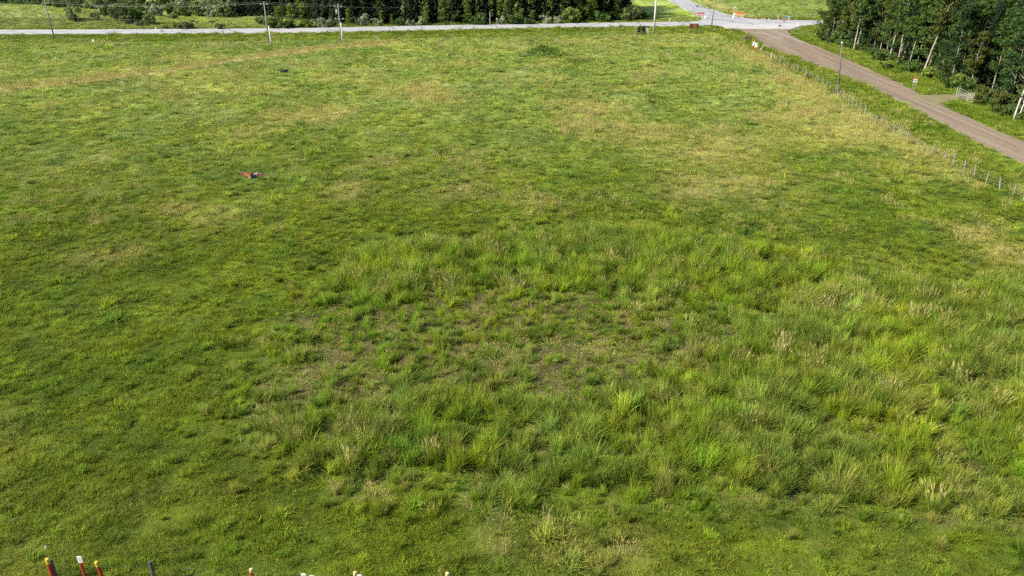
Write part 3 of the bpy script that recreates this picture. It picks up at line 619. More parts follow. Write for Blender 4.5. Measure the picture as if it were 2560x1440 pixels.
def poplar_kind(h, seed, bare=.42, wid=.17, bark=M_BARKW, leaf=ML_POP, lean=(.0, .0), per=44, nc=70, size=.30, fork=False):
    rr = random.Random(seed); mb = MB(); n = 12; pts = []; rad = []; x = y = 0.0; dx, dy = lean
    for k in range(n + 1):
        t = k / n; pts.append((x, y, -.3 + (h * .96 + .3) * t)); rad.append(max(.02, h * .0105 * (1 - .9 * t) + (.04 if k == 0 else 0)))
        dx += rr.gauss(0, .006); dy += rr.gauss(0, .006); x += dx * h / n + rr.gauss(0, .03); y += dy * h / n + rr.gauss(0, .03)
    mb.tube(pts, rad, 7); cen = []
    nl = 15
    for i in range(nl):
        t = bare * .8 + (1 - bare * .8) * (i + .3) / nl; k = min(n - 1, int(t * n)); f = t * n - k; p = Vector(pts[k]).lerp(Vector(pts[k + 1]), f)
        a = i * 2.4 + rr.uniform(-.5, .5); q = math.sin(min(1, (t - bare * .8) / (1 - bare * .8) * 1.1 + .12) * math.pi) ** .6; L_ = h * wid * (.45 + .75 * q) * rr.uniform(.7, 1.15)
        lp, lr = limb(p, (math.cos(a), math.sin(a), rr.uniform(.35, .9)), L_, max(.025, h * .0035), rr); mb.tube(lp, lr, 5)
        for j in range(max(1, nc // nl)):
            s_ = rr.uniform(.45, 1.05); kk = min(len(lp) - 2, int(s_ * (len(lp) - 1))); c = lp[kk].lerp(lp[kk + 1], s_ * (len(lp) - 1) - kk) + Vector((rr.gauss(0, .3), rr.gauss(0, .3), rr.gauss(0, .3)))
            cen.append(tuple(c))
    for j in range(8): cen.append((pts[-1][0] + rr.gauss(0, .35), pts[-1][1] + rr.gauss(0, .35), h * rr.uniform(.86, 1.0)))
    return mb.mesh('trunk', bark, True), cloud_mesh('crown', leaf_cloud(cen, per, h * .048 + .25, size, seed + 1), leaf), h
def spruce_kind(h, seed, r0=.19, leaf=ML_SPR, first=.06, dens=1.0):
    rr = random.Random(seed); mb = MB(); mb.tube([(0, 0, -.3), (0, 0, h * .5), (0, 0, h * .985)], [h * .013, h * .008, .015], 7)
    V = []; F = []; RN = []; z = h * first; k = 0
    while z < h * .985:
        t = z / h; R_ = h * r0 * (1 - t) ** .8 * (.75 + .25 * min(1, t / .15)) + .12; nb = 7 if t < .8 else 5
        for i in range(nb):
            a = k * 1.1 + i * 6.283 / nb + rr.uniform(-.25, .25); L_ = R_ * rr.uniform(.72, 1.12); dr = -.22 - .25 * (1 - t) + rr.uniform(-.1, .1) + (.5 if t > .85 else 0); ca, sa = math.cos(a), math.sin(a); rn = rr.random()
            m_ = max(2, int(L_ / .42)); p0 = np.array([0, 0, z])
            for j in range(m_):
                s0 = (j + .15) / m_; cx = s0 * L_; cz = z + dr * cx * (1 - .35 * s0); w_ = .42 * (1.05 - .55 * s0) * rr.uniform(.8, 1.3) + .05; l_ = L_ / m_ * 1.45
                for side in (-1, 1):
                    o = len(V); da = side * (.55 + rr.uniform(-.15, .2)); ex, ey = math.cos(a + da), math.sin(a + da); dz_ = -rr.uniform(.08, .34) * w_
                    b0 = (ca * cx, sa * cx, cz); b1 = (ca * (cx + l_ * .75), sa * (cx + l_ * .75), cz + dr * l_ * .5)
                    e1 = (b1[0] + ex * w_, b1[1] + ey * w_, b1[2] + dz_ - .04); e0 = (b0[0] + ex * w_ * .8, b0[1] + ey * w_ * .8, b0[2] + dz_)
                    V += [b0, b1, e1, e0]; F.append((o, o + 1, o + 2, o + 3)); RN += [np.clip(rn * .6 + rr.random() * .4, 0, 1)] * 4
        z += (.34 + .16 * (1 - t)) / dens; k += 1
    me = rawmesh('crown', np.array(V), np.array(F), leaf); fattr(me, 'rnd', RN)
    return mb.mesh('trunk', M_BARKD, True), me, h
def shrub_kind(h, wd, seed, leaf=ML_WIL, per=36, nc=46, size=.22):
    rr = random.Random(seed); mb = MB(); cen = []
    for i in range(11):
        a = i * 2.39 + rr.uniform(-.4, .4); sp = rr.uniform(.15, 1.0); tx = wd * .5 * sp
        lp, lr = limb((.1 * math.cos(a), .1 * math.sin(a), -.15), (math.cos(a) * tx, math.sin(a) * tx, h * (1 - .45 * sp * sp)), math.hypot(tx, h * .85), .035, rr, 5, .1); mb.tube(lp, lr, 5)
        for j in range(nc // 11):
            s_ = rr.uniform(.25, 1.0); kk = min(len(lp) - 2, int(s_ * (len(lp) - 1))); c = lp[kk] + Vector((rr.gauss(0, wd * .09), rr.gauss(0, wd * .09), rr.gauss(0, h * .06))); cen.append((c.x, c.y, max(.15, c.z)))
    return mb.mesh('stems', M_BARKG), cloud_mesh('foliage', leaf_cloud(cen, per, .28 + .07 * h, size, seed + 2, .75, 1.9), leaf), h
def plant_tree(kd, name, x, y, label, group, h=None, cat='tree', rz=None, lean=None, pn=('trunk', 'crown'), wide=1.0):
    z = H(x, y) - .05; s = (h or kd[2]) / kd[2]; o = thing(name, (x, y, z), label, cat, group, rz=R.uniform(0, 6.28) if rz is None else rz)
    if lean: o.rotation_euler = (lean[0], lean[1], o.rotation_euler[2])
    o.scale = (s * wide, s * wide, s); child(pn[0], kd[0], o); child(pn[1], kd[1], o); return o

M_BARKP = mat('pale_poplar_bark', (.29, .275, .225), .9, col2=(.15, .14, .11), scale=3.0, bump=.3)
SPR = [spruce_kind(h, 300 + i, r0) for i, (h, r0) in enumerate([(17, .17), (20, .15), (14, .19), (18, .14)])]
POP = [poplar_kind(h, 320 + i, b, w_, M_BARKP) for i, (h, b, w_) in enumerate([(16, .22, .18), (18, .30, .17), (14, .14, .21), (17, .2, .19)])]
POPD = [poplar_kind(h, 340 + i, b, w_, M_BARKG, ML_POPD, nc=80) for i, (h, b, w_) in enumerate([(15, .06, .21), (18, .10, .19), (13, .04, .24)])]
OLV = [poplar_kind(h, 350 + i, b, w_, M_BARKW, ML_OLV, nc=56) for i, (h, b, w_) in enumerate([(14, .30, .15), (12, .38, .17)])]
YNG = [poplar_kind(h, 360 + i, .06, w_, M_BARKG, ML_YNG, nc=64, per=36, size=.22) for i, (h, w_) in enumerate([(7, .17), (6, .22), (8, .14)])]
WIL = [shrub_kind(h, w_, 380 + i, lf) for i, (h, w_, lf) in enumerate([(2.4, 3.2, ML_WIL), (3.2, 3.6, ML_WIL), (1.7, 2.6, ML_WIL), (2.6, 3.2, ML_SIL), (3.0, 3.4, ML_YNG), (2.2, 3.0, ML_POP)])]
def shrub(k, u, v, wpx, label, group=None, name='willow_shrub', hs=1.0, dy=0.0):
    p = at(u, v); dep = math.hypot(p.y, CAMH); wd = wpx * dep * .955 / FPX; kd = WIL[k]; base = {0: 3.2, 1: 3.6, 2: 2.6, 3: 3.2, 4: 3.4, 5: 3.0}[k]
    s = wd / base * 1.12; o = thing(name, (p.x, p.y + dy, H(p.x, p.y + dy) - .05), label, 'shrub', group, rz=R.uniform(0, 6.28)); o.scale = (s, s, s * hs)
    child('stems', kd[0], o); child('foliage', kd[1], o); return o

# --- dark forest wall beyond the highway
ROWS = {}
def ordw(n):
    one = ['', 'first', 'second', 'third', 'fourth', 'fifth', 'sixth', 'seventh', 'eighth', 'ninth', 'tenth', 'eleventh', 'twelfth', 'thirteenth', 'fourteenth', 'fifteenth', 'sixteenth', 'seventeenth', 'eighteenth', 'nineteenth']
    if n < 20: return one[n]
    t, u_ = divmod(n, 10); return (['twentieth', 'thirtieth', 'fortieth', 'fiftieth', 'sixtieth', 'seventieth', 'eightieth', 'ninetieth'][t - 2] if u_ == 0 else ['twenty', 'thirty', 'forty', 'fifty', 'sixty', 'seventy', 'eighty', 'ninety'][t - 2] + '-' + one[u_])
def in_row(key, o): ROWS.setdefault(key, []).append(o)
GF = 'spruces of the dark forest beyond the highway'
edge = [(-104, 300), (-96, 282), (-90, 268), (-74, 262), (-62, 252), (-49, 243.5), (-30, 243.5), (-10, 246.5), (10, 249), (25, 251), (33, 254), (36, 261), (39, 276), (40, 296)]
def along(pl, d):
    out = []; acc = 0
    for (x0, y0), (x1, y1) in zip(pl[:-1], pl[1:]):
        l = math.hypot(x1 - x0, y1 - y0); t = (d - acc) % d if acc else 0
        while t < l: out.append((x0 + (x1 - x0) * t / l, y0 + (y1 - y0) * t / l, -(y1 - y0) / l, (x1 - x0) / l)); t += d
        acc += l
    return out
for row, (off, d) in enumerate(((1.5, 2.6), (4.8, 3.2), (9.5, 4.2), (16, 5.5))):
    for (x, y, nx_, ny_) in along(edge, d):
        x += nx_ * off + R.gauss(0, .7); y += ny_ * off + R.gauss(0, .8)
        if x < -93 and row > 2: continue
        if R.random() < (.22 if row < 2 else .12):
            o = plant_tree(R.choice(POPD), 'poplar_tree', x, y, 'dark leafy poplar among the spruces beyond the highway', 'poplars of the dark forest beyond the highway', R.uniform(12, 17))
        else:
            o = plant_tree(R.choice(SPR), 'spruce_tree', x, y, 'tall dark spruce in the forest wall beyond the highway', GF, R.uniform(14, 21))
        if row < 2: in_row(('dark leafy poplar' if 'poplar' in o.name else 'dark spruce', ' from left in the ' + ('front' if row == 0 else 'second') + ' row of the highway forest', 0), o)
# (rows are told apart below)
# trees far left behind the shrubs
for i in range(46):
    x = R.uniform(-250, -104); y = 318 + R.uniform(-4, 24) + (-104 - x) * .12
    kd = R.choice(SPR + POPD); plant_tree(kd, 'spruce_tree' if kd in SPR else 'poplar_tree', x, y, 'tall dark spruce far behind the shrubby pasture' if kd in SPR else 'dark leafy poplar far behind the shrubby pasture', 'far spruces behind the pasture' if kd in SPR else 'far poplars behind the pasture', R.uniform(13, 19))
# young trees and bushes at the foot of the forest wall
def young(k, u, v, hpx, label, group=None, wide=1.0):
    p = at(u, v); dep = math.hypot(p.y, CAMH) * .955; return plant_tree(YNG[k], 'young_poplar', p.x, p.y, label, group, hpx * dep / FPX, wide=wide)
young(0, 1267, 59, 62, 'slim bright young poplar left of centre in front of dark spruces', wide=.9)
young(1, 1303, 60, 36, 'pointed light green sapling just right of the slim bright poplar')
young(1, 1332, 59, 32, 'small leafy sapling between the pointed sapling and a round bush')
young(1, 1475, 54, 64, 'broad pale green poplar, the largest lit tree before the forest wall', wide=1.35)
young(0, 1448, 55, 44, 'narrow green poplar leaning on the broad pale one', wide=.9)
young(0, 1543, 52, 52, 'upright dark green young poplar near the end of the forest wall', wide=1.1)
young(2, 873, 66, 42, 'thin yellowish young poplar right of the braced utility pole')
young(2, 955, 64, 36, 'spindly sapling at the road edge below tall spruces')
young(0, 1110, 62, 60, 'light green young poplar leaning before the spruces, left of a sapling')
young(2, 1170, 60, 60, 'loose pale poplar sapling beside the thin roadside post', wide=.9)
young(0, 760, 68, 70, 'tall loose poplar right of the left utility pole', wide=1.2)
young(1, 700, 67, 48, 'broad silvery young poplar behind the leftmost braced pole', wide=1.1)
young(0, 730, 69, 56, 'dense green poplar between the two braced utility poles', wide=1.1)
young(2, 980, 64, 28, 'small pale sapling below the tall spruces beyond the road')
young(2, 1065, 63, 45, 'narrow spruce-like young poplar at the road edge')
for k, u, v, wpx, lb in [(3, 800, 68, 26, 'yellow green round bush at the roadside left of two silver ones'), (3, 812, 68, 30, 'silvery round bush behind the braced utility pole'), (0, 838, 67, 22, 'dark green low bush left of the braced pole'), (3, 905, 65, 36, 'pale silvery bush at the foot of dark spruces'), (3, 945, 65, 24, 'small whitish bush beside a spindly sapling'), (5, 1005, 64, 30, 'low dark bush at the road edge below the spruces'), (3, 1025, 64, 20, 'small silver bush right of the low dark one'), (3, 1055, 63, 26, 'rounded grey green bush by the far road edge'), (5, 1200, 61, 40, 'dark round bush behind the thin roadside post'), (3, 1252, 61, 24, 'pale rounded bush left of the slim bright poplar'), (5, 1285, 60, 34, 'dark bush at the foot of the slim bright poplar'), (5, 1318, 60, 26, 'deep green bush between two saplings'), (3, 1366, 59, 26, 'round pale bush right of the saplings'), (3, 1394, 58, 24, 'small pale bush before a black gap in the forest'), (4, 1425, 57, 46, 'wide green bush left of the broad pale poplar'), (5, 1505, 55, 40, 'dark bush right of the broad pale poplar'), (1, 1578, 53, 48, 'wide olive bush at the right end of the forest wall'), (5, 1603, 51, 34, 'dark low bush where the forest meets the grassy corner'), (4, 680, 70, 36, 'green bush left of the broad silvery poplar'), (0, 655, 62, 30, 'small bush at the corner of the pale pasture'), (4, 770, 69, 24, 'bright low bush between the poplars by the road'), (5, 720, 70, 30, 'dark bush under the dense green poplar')]:
    shrub(k, u, v, wpx, lb)
# --- willow shrubs of the pasture on the left
for k, u, v, wpx, hs, lb in [(0, 415, 72, 14, 1, 'small dark round shrub beside the white roadside plate'), (4, 440, 71, 16, 1.1, 'bright green shrub, left one of the close roadside three'), (0, 452, 72, 18, 1, 'grey green shrub, middle one of the close roadside three'), (1, 467, 72, 26, .9, 'largest and rightmost of the three close roadside shrubs'), (0, 551, 72, 24, .8, 'lone flat grey shrub near the road left of the braced pole'), (2, 530, 59, 14, 1, 'little lone shrub in the pale pasture'), (2, 542, 54, 8, 1, 'tiny shrub right of the little lone one in the pasture'), (2, 480, 55, 10, 1, 'tiny dark shrub standing in the middle of the pasture'), (2, 492, 59, 8, 1, 'lowest tiny shrub of the pasture middle'),
                              (1, 372, 61, 30, 1.0, 'round dark willow at the right end of the big thicket'), (0, 350, 65, 22, .9, 'pale low willow below the tall dark bush'), (5, 340, 58, 34, 1.7, 'tall dark green bush rising out of the thicket'), (4, 335, 52, 20, 2.2, 'upright yellow green bush behind the tall dark one'), (1, 305, 55, 46, 1.2, 'broad grey green willow in the middle of the thicket'), (0, 285, 50, 20, 1, 'small round willow under the broad one'), (1, 320, 60, 26, 1, 'dark willow at the near edge of the thicket'), (5, 268, 42, 26, 1.3, 'dark round bush above the crest of the bank'), (3, 255, 48, 26, 1, 'pale willow just above the crest of the bank'), (1, 235, 40, 26, 1, 'olive willow right of the big lone bush'), (1, 180, 36, 36, 1.1, 'big round grey bush on the bank crest'), (1, 145, 34, 26, 1, 'dark bush on the bank crest left of the big grey one'), (5, 118, 28, 26, 1.2, 'dark bush on the bank crest behind the leaning pole'), (4, 160, 24, 22, 1.2, 'bright bush behind the bank right of the leaning pole'),
                              (1, 200, 22, 40, 1, 'wide pale bush in the hedge row behind the bank'), (1, 237, 25, 34, 1, 'round willow above the pale pasture tongue'), (4, 90, 22, 22, 1.3, 'narrow bright bush behind the left end of the bank'), (1, 66, 18, 30, 1.1, 'grey green bush behind the left end of the bank'), (5, 14, 20, 46, 1.2, 'large dark bush at the left edge of the picture'), (5, 40, 16, 30, 1.1, 'dark bush right of the large one at the left edge'), (1, 128, 12, 34, 1.2, 'olive bush far behind the leaning pole'), (4, 175, 12, 30, 1.4, 'tall bright bush far behind the bank'), (1, 275, 22, 40, 1.1, 'broad bright willow far behind the thicket'), (3, 290, 30, 26, 1, 'whitish willow behind the dark round bush'), (1, 318, 28, 36, 1, 'pale willow behind the broad grey green one'), (4, 350, 36, 26, 1.2, 'green willow behind the upright yellow bush'),
                              (0, 375, 36, 26, 1, 'round willow at the back edge of the pasture'), (3, 395, 40, 34, 1.1, 'silver willow pair at the back edge of the pasture'), (4, 424, 36, 26, 1.3, 'pale green willow right of the silver pair'), (1, 433, 48, 18, 1, 'dark little willow in front of the pale green one'), (1, 452, 40, 24, 1.2, 'olive willow at the back of the pasture'), (0, 470, 40, 22, 1, 'round green willow at the back of the pasture'), (1, 497, 40, 34, 1, 'wide grey willow below the dark forest'), (3, 530, 43, 32, 1, 'silver green willow below the dark forest'), (1, 560, 44, 36, 1, 'grey willow at the foot of dark spruces'), (4, 578, 45, 20, 1, 'yellowish willow at the right end of the back row'), (0, 510, 30, 30, 1.3, 'willow in the second row below the forest'), (4, 405, 22, 26, 1.8, 'tall bright willow in the far left gap'), (4, 388, 14, 16, 3.0, 'slender light poplar-like bush in the far gap'), (1, 330, 14, 44, 1.6, 'large loose bush far left before the black forest'), (1, 240, 12, 44, 1.4, 'wide bush in the farthest hedge row'), (1, 455, 24, 34, 1.6, 'loose olive bush against the black forest'), (1, 100, 8, 40, 1.2, 'farthest bush straight behind the leaning pole top')]:
    shrub(k, u, v, wpx, lb, hs=hs)

for i in range(58):
    u = R.uniform(5, 600); lo_ = 4 + max(0, (u - 250) * .07); v = R.uniform(lo_, lo_ + 16)
    o = shrub(R.choice((0, 1, 1, 3, 4, 4)), u, v, R.uniform(18, 36), 'leafy bush in the far hedge rows behind the pasture', 'bushes of the far hedge rows', hs=R.uniform(1.0, 1.7))
    in_row(('leafy bush', ' from the left in the far hedge rows behind the pasture', 0), o)
# --- wood on the right along the gravel road
wood = [(80.5, 212), (81.5, 192), (84.0, 180), (82.4, 168), (82.6, 160), (81.5, 150), (81.0, 143), (80.5, 131), (78.6, 124), (77.6, 116), (77.2, 104), (77.4, 90)]
GP = 'leafy poplars of the wood beside the gravel road'; GS = 'spruces of the wood beside the gravel road'
for row, (off, d) in enumerate(((1.5, 3.0), (4.6, 3.3), (8.2, 3.8), (12.5, 4.2), (17.5, 5.0), (23.5, 6.0), (31, 7.5))):
    for (x, y, nx_, ny_) in along(wood, d):
        x += abs(nx_) * off + R.gauss(0, .6); y += R.gauss(0, .9)
        if row < 3 and 132.5 < y < 140: continue
        if y > 196 and row > 2 and R.random() < .5: continue
        q = R.random(); spr = .10 if row < 1 else .34
        if y < 150 and row >= 1: spr = .6
        if q < spr: o = plant_tree(R.choice(SPR), 'spruce_tree', x, y, 'dark spruce in the wood right of the gravel road', GS, R.uniform(13, 19))
        elif q < spr + .32: o = plant_tree(R.choice(POP), 'poplar_tree', x, y, 'leafy pale-stemmed poplar in the wood right of the gravel road', 'pale-stemmed ' + GP, R.uniform(11, 17))
        elif q < spr + .62: o = plant_tree(R.choice(POPD), 'poplar_tree', x, y, 'dark leafy poplar in the wood right of the gravel road', 'dark ' + GP, R.uniform(10, 16))
        else: o = plant_tree(R.choice(OLV), 'poplar_tree', x, y, 'olive thin-leaved poplar in the wood right of the gravel road', 'olive ' + GP, R.uniform(9, 14))
        if row < 2: in_row((o['label'].split(' in the')[0], ' from the junction in the ' + ('front' if row == 0 else 'second') + ' row of the right wood', 1), o)
# undergrowth along the wood's edge
for i, (x, y, nx_, ny_) in enumerate(along(wood, 1.7)):
    if 130.5 < y < 141: continue
    o = thing('undergrowth_bush', (x - R.uniform(-.3, 1.3), y, H(x, y) - .05), 'low leafy bush in the undergrowth at the edge of the wood', 'shrub', 'undergrowth bushes at the edge of the right wood', rz=R.uniform(0, 6.28))
    k = R.choice((5, 5, 5, 4)); s = R.uniform(.55, 1.25); o.scale = (s, s, s * R.uniform(.8, 1.3)); child('stems', WIL[k][0], o); child('foliage', WIL[k][1], o); in_row(('low leafy bush', ' from the junction end along the edge of the right wood', 1), o)
for (kd_, where, ax), objs in ROWS.items():
    objs.sort(key=lambda o: o.location.x if ax == 0 else -o.location.y)
    for i, o in enumerate(objs): o['label'] = ordw(i + 1) + ' ' + kd_ + where
# trees that stand out
p = at(2066, 103); plant_tree(poplar_kind(11.5, 401, .12, .26, M_BARKG, ML_OLV, nc=66), 'poplar_tree', p.x, p.y, 'spreading grey-stemmed tree at the far left corner of the right wood', None, 11.5)
for u, v, ln, lb in [(2133, 128, .04, 'left of the twin white birch trunks near the short wooden pole'), (2139, 125, .10, 'right leaning one of the twin white birch trunks')]:
    p = at(u, v); plant_tree(poplar_kind(15, 403 + u, .5, .15, M_BARKW, ML_POP, lean=(ln, 0)), 'birch_tree', p.x, p.y, lb, None, 15, rz=0)
for u, v, ln, hh, lb in [(2223, 148, .05, 15, 'straight white birch, leftmost of the four bright trunks in the wood'), (2243, 160, .02, 16, 'bright white birch trunk, tallest of the four in the wood'), (2251, 163, .13, 15, 'white birch leaning right beside the tallest bright trunk'), (2269, 170, .10, 13, 'crooked white birch, rightmost of the four bright trunks'), (2302, 190, .20, 17, 'long white birch leaning far right above the arrow sign')]:
    p = at(u, v); plant_tree(poplar_kind(hh, 500 + u, .52, .14, M_BARKW, ML_POP if u % 2 else ML_OLV, lean=(ln, 0)), 'birch_tree', p.x, p.y, lb, None, hh, rz=0)
p = at(2504, 243); plant_tree(poplar_kind(10.5, 431, .45, .2, M_BARKW, ML_YEL, lean=(.06, 0), nc=40, per=26, size=.26), 'birch_tree', p.x, p.y, 'thin pale birch with yellowish leaves above the steel gate', None, 10.5, rz=0)
def dead_tree(p, h, seed, lean, label):
    rr = random.Random(seed); mb = MB(); pts = []; x = 0
    for k in range(9): t = k / 8; pts.append((x, .1 * math.sin(k), -.3 + (h + .3) * t)); x += lean * h / 8 * (1 + rr.uniform(-.4, .4))
    mb.tube(pts, [h * .0125 * (1 - .8 * k / 8) + .02 for k in range(9)], 7)
    o = thing('dead_birch', p, label, 'tree'); mb.build('trunk', M_SNAG, o, True)
    for k in range(14):
        t = rr.uniform(.3, .98); i = min(7, int(t * 8)); q = Vector(pts[i]).lerp(Vector(pts[i + 1]), t * 8 - i); a = rr.uniform(0, 6.28)
        lp, lr = limb(q, (math.cos(a), math.sin(a), .7), h * rr.uniform(.1, .24), .03, rr, 5, .2); MB().tube(lp, lr, 5).build('bare_branch', M_SNAG, o)
dead_tree(at(2534, 300), 11, 441, .08, 'bleached bare birch trunk at the right edge of the picture')
dead_tree(at(2543, 303), 9, 443, .14, 'thin leaning bare stem right of the bleached birch trunk')
dead_tree(at(2150, 100), 13, 445, .10, 'dead pale tree top sticking out of the green wood')
for k, u, v, wpx, hs, nm, lb in [(1, 2450, 262, 46, 1.35, 'bush', 'dense olive bush right of the steel gate'), (1, 2500, 280, 56, 1.2, 'bush', 'wide olive bush between the gate and the bleached trunk'), (4, 2530, 276, 30, 1.2, 'bush', 'yellowish bush beside the bleached birch trunk'), (5, 2218, 172, 30, .8, 'bush', 'blue green low bush before the bright birch trunks'), (5, 2195, 152, 36, 1, 'bush', 'dark bush left of the bright birch trunks'), (5, 2265, 180, 26, 1.1, 'bush', 'dark round bush behind the arrow sign'), (5, 2105, 112, 40, 1.2, 'bush', 'green bush right of the spreading corner tree')]:
    o = shrub(k, u, v, wpx, lb, name='bush', hs=hs)
    if k == 1:
        for ch in o.children:
            if ch.name.startswith('foliage'): ch.data = ch.data.copy(); ch.data.materials[0] = ML_OLV

# ------------------------------------------------------------------ poles and wires
M_POLE = mat('weathered_pole_wood', (.23, .24, .20), .85, col2=(.13, .135, .115), scale=2.5, bump=.15)
M_POLEB = mat('brown_pole_wood', (.25, .21, .155), .85, col2=(.22, .19, .14), scale=2.5, bump=.15)
M_STUB = mat('pale_stub_wood', (.62, .60, .54), .8, var=.25, scale=3)
M_STEEL = mat('galvanised_steel', (.52, .54, .53), .45, .6, var=.2, scale=4)
M_PORC = mat('porcelain', (.62, .64, .63), .3)
M_WIRE = mat('bright_wire', (.40, .41, .40), .5, .3)
M_POST = mat('grey_fence_wood', (.26, .245, .21), .9, col2=(.20, .185, .16), scale=5, bump=.2)
M_BWIRE = mat('fence_wire', (.35, .34, .32), .6, .5)
M_BLACK = mat('black_steel', (.012, .012, .014), .5, .2, var=.3, scale=4)
M_BROWN = mat('brown_stained_board', (.21, .092, .040), .8, var=.2, scale=5)
M_WHITE = mat('white_paint', (.78, .78, .75), .55, var=.08, scale=4)
M_YEL = mat('yellow_paint', (.62, .46, .03), .6, col2=(.45, .32, .05), scale=9)
M_CREAM = mat('weathered_cream_paint', (.58, .47, .22), .7, var=.3, scale=8)
M_RED = mat('red_paint', (.42, .028, .020), .6, col2=(.26, .03, .022), scale=7)
M_REDD = mat('faded_red_paint', (.33, .035, .025), .65, var=.3, scale=8)
M_ORG = mat('orange_sheeting', (.85, .10, .02), .5, var=.06, scale=6)
M_DGREY = mat('dark_grey_post', (.075, .085, .09), .75, var=.3, scale=5)
M_PRINT = mat('grey_print', (.22, .24, .27), .6, var=.1)
M_INK = mat('black_print', (.015, .015, .015), .6, var=.1)
M_BLUE = mat('blue_sheeting', (.06, .25, .60), .5, var=.05)
M_RUB = mat('black_rubber', (.022, .023, .026), .75, var=.3, scale=8, spec=.4)
M_RUST = mat('rusty_board', (.15, .050, .022), .9, col2=(.06, .025, .015), scale=4)
M_GREYW = mat('grey_split_wood', (.42, .36, .30), .9, col2=(.20, .16, .13), scale=5)

def pole_top(o, h, z, w_, lean=0.0):
    a = MB().box((0, 0, z), (w_, .12, .13)).build('crossarm', M_POLE, o)
    for s_ in (-.42, .42):
        MB().lathe([(.0, .0), (.05, .0), (.075, .06), (.05, .1), (.075, .15), (.03, .22), (0, .22)], (w_ * s_, 0, z + .065), 8).build('insulator', M_PORC, a)
    return a
def utility_pole(u, v, h, label, rx=0.0, ry=0.0, r=.17, m=M_POLE, arms=((-.35, 1.9), (-3.2, 2.2)), cap=True):
    p = at(u, v); o = thing('utility_pole', p, label, 'utility pole', None, rx=rx, ry=ry)
    MB().tube([(0, 0, -.8), (0, 0, h * .5), (0, 0, h)], [r * 1.1, r * .95, r * .75], 10).build('pole_shaft', m, o, True)
    for dz, w_ in arms: pole_top(o, h, h + dz, w_)
    if cap: MB().lathe([(0, 0), (.05, 0), (.08, .08), (.05, .14), (.08, .2), (.03, .3), (0, .3)], (0, 0, h), 8).build('insulator', M_PORC, o)
    return o
hL, hM, hR = 9.3, 9.9, 9.2
P1 = utility_pole(137, 100, hL, 'leaning dark utility pole at the far left beside the highway fence', ry=-.03)
P2 = utility_pole(673, 114, hM, 'utility pole with two crossarms, left one of the two braced poles', ry=.005)
P3 = utility_pole(854, 112, hR, 'utility pole with drop wires, right one of the two braced poles')
for P, dx, hh in ((P2, .52, 4.6), (P3, .30, 5.2)):
    lb = 'pale stub post bound to the left braced utility pole' if P is P2 else 'pale stub post bound to the right braced utility pole'
    o = thing('stub_post', (P.location.x + dx, P.location.y - .05, P.location.z), lb, 'post')
    MB().tube([(0, 0, -.8), (0, 0, hh)], [.17, .15], 10).build('post_shaft', M_STUB, o, True)
    for z in (hh * .55, hh * .9): MB().tube([(-dx - .25, 0, z), (.2, 0, z)], .035, 6).build('binding_band', M_STEEL, o)
# transformer can on the right braced pole
tcan = MB().lathe([(0, 0), (.2, 0), (.23, .05), (.23, .75), (.18, .85), (0, .85)], (-.5, 0, hR - 1.9), 12).build('transformer', M_STEEL, P3)
MB().tube([(-.5, 0, hR - 1.05), (-.5, 0, hR - .8)], [.05, .03], 6).build('bushing', M_PORC, tcan)
def big_pole(u, v, h, label, r, m, rx=0.0, ry=0.0):
    p = at(u, v); o = thing('utility_pole', p, label, 'utility pole', None, rx=rx, ry=ry)
    MB().tube([(0, 0, -1), (0, 0, h * .5), (0, 0, h)], [r * 1.08, r * .95, r * .75], 14).build('pole_shaft', m, o, True)
    pole_top(o, h, h - .5, 2.4); return o
P4 = big_pole(1635, 76, 12.5, 'thick pale utility pole standing behind the black hay feeder', .27, M_STUB)
P5 = big_pole(1778, 71, 11.5, 'slim brownish utility pole leaning right beside the brown board', .16, M_POLEB, ry=.035)
M_POLED = mat('dark_grey_green_pole', (.135, .14, .11), .85, col2=(.085, .09, .075), scale=2.5, bump=.15)
p = at(2094, 236); o = thing('wooden_pole', p, 'short bare wooden pole with pale cap in the roadside fence', 'pole', None, ry=-.09)
MB().tube([(0, 0, -.6), (0, 0, 4), (0, 0, 8.7)], [.14, .13, .115], 12).build('pole_shaft', M_POLED, o, True)
MB().lathe([(0, .2), (.12, .18), (.16, .06), (.16, 0), (0, 0)], (0, 0, 8.7), 12).build('pole_cap', M_WHITE, o, True)
def wire(p, q, sag, label, r=.010, n=18):
    p, q = Vector(p), Vector(q); pts = [p.lerp(q, t / n) - Vector((0, 0, 4 * sag * (t / n) * (1 - t / n))) for t in range(n + 1)]
    o = MB().tube([x - p for x in pts], r, 4, False).build('power_line', M_WIRE); o.location = p; return tag(o, label, 'wire')
def tip(P, x, z): return P.matrix_basis @ Vector((x, 0, z))
far_l = Vector((-190, 216, 9.8))
for i, (xo, z1, z2, z3, lb) in enumerate([(0, hL + .3, hM + .3, hR + .3, 'top power line'), (-.8, hL - .1, hM - .1, hR - .1, 'left crossarm power line'), (.8, hL - .1, hM - .1, hR - .1, 'right crossarm power line')]):
    wire(tip(P1, xo, z1), far_l + Vector((0, 0, -.2 * i)), .7, lb + ' running off the left edge from the leaning pole')
    wire(tip(P1, xo, z1), tip(P2, xo, z2), .9, lb + ' between the leaning pole and the left braced pole')
    wire(tip(P2, xo, z2), tip(P3, xo, z3), .35, lb + ' between the two braced poles')
for i, xo in enumerate((-.7, .7)):
    wire(tip(P3, xo, hR - .2), P3.location + Vector((11 + i * 2.0, 42, 5.0)), .4, ('left' if i == 0 else 'right') + ' drop wire slanting from the braced pole into the forest', .016)
wire(tip(P1, 0, hL - 3.1), tip(P2, 0, hM - 3.1), 1.1, 'low cable hanging between the leaning and left braced pole')
wire(tip(P2, 0, hM - 3.1), tip(P3, 0, hR - 3.1), .4, 'low cable hanging between the two braced poles')

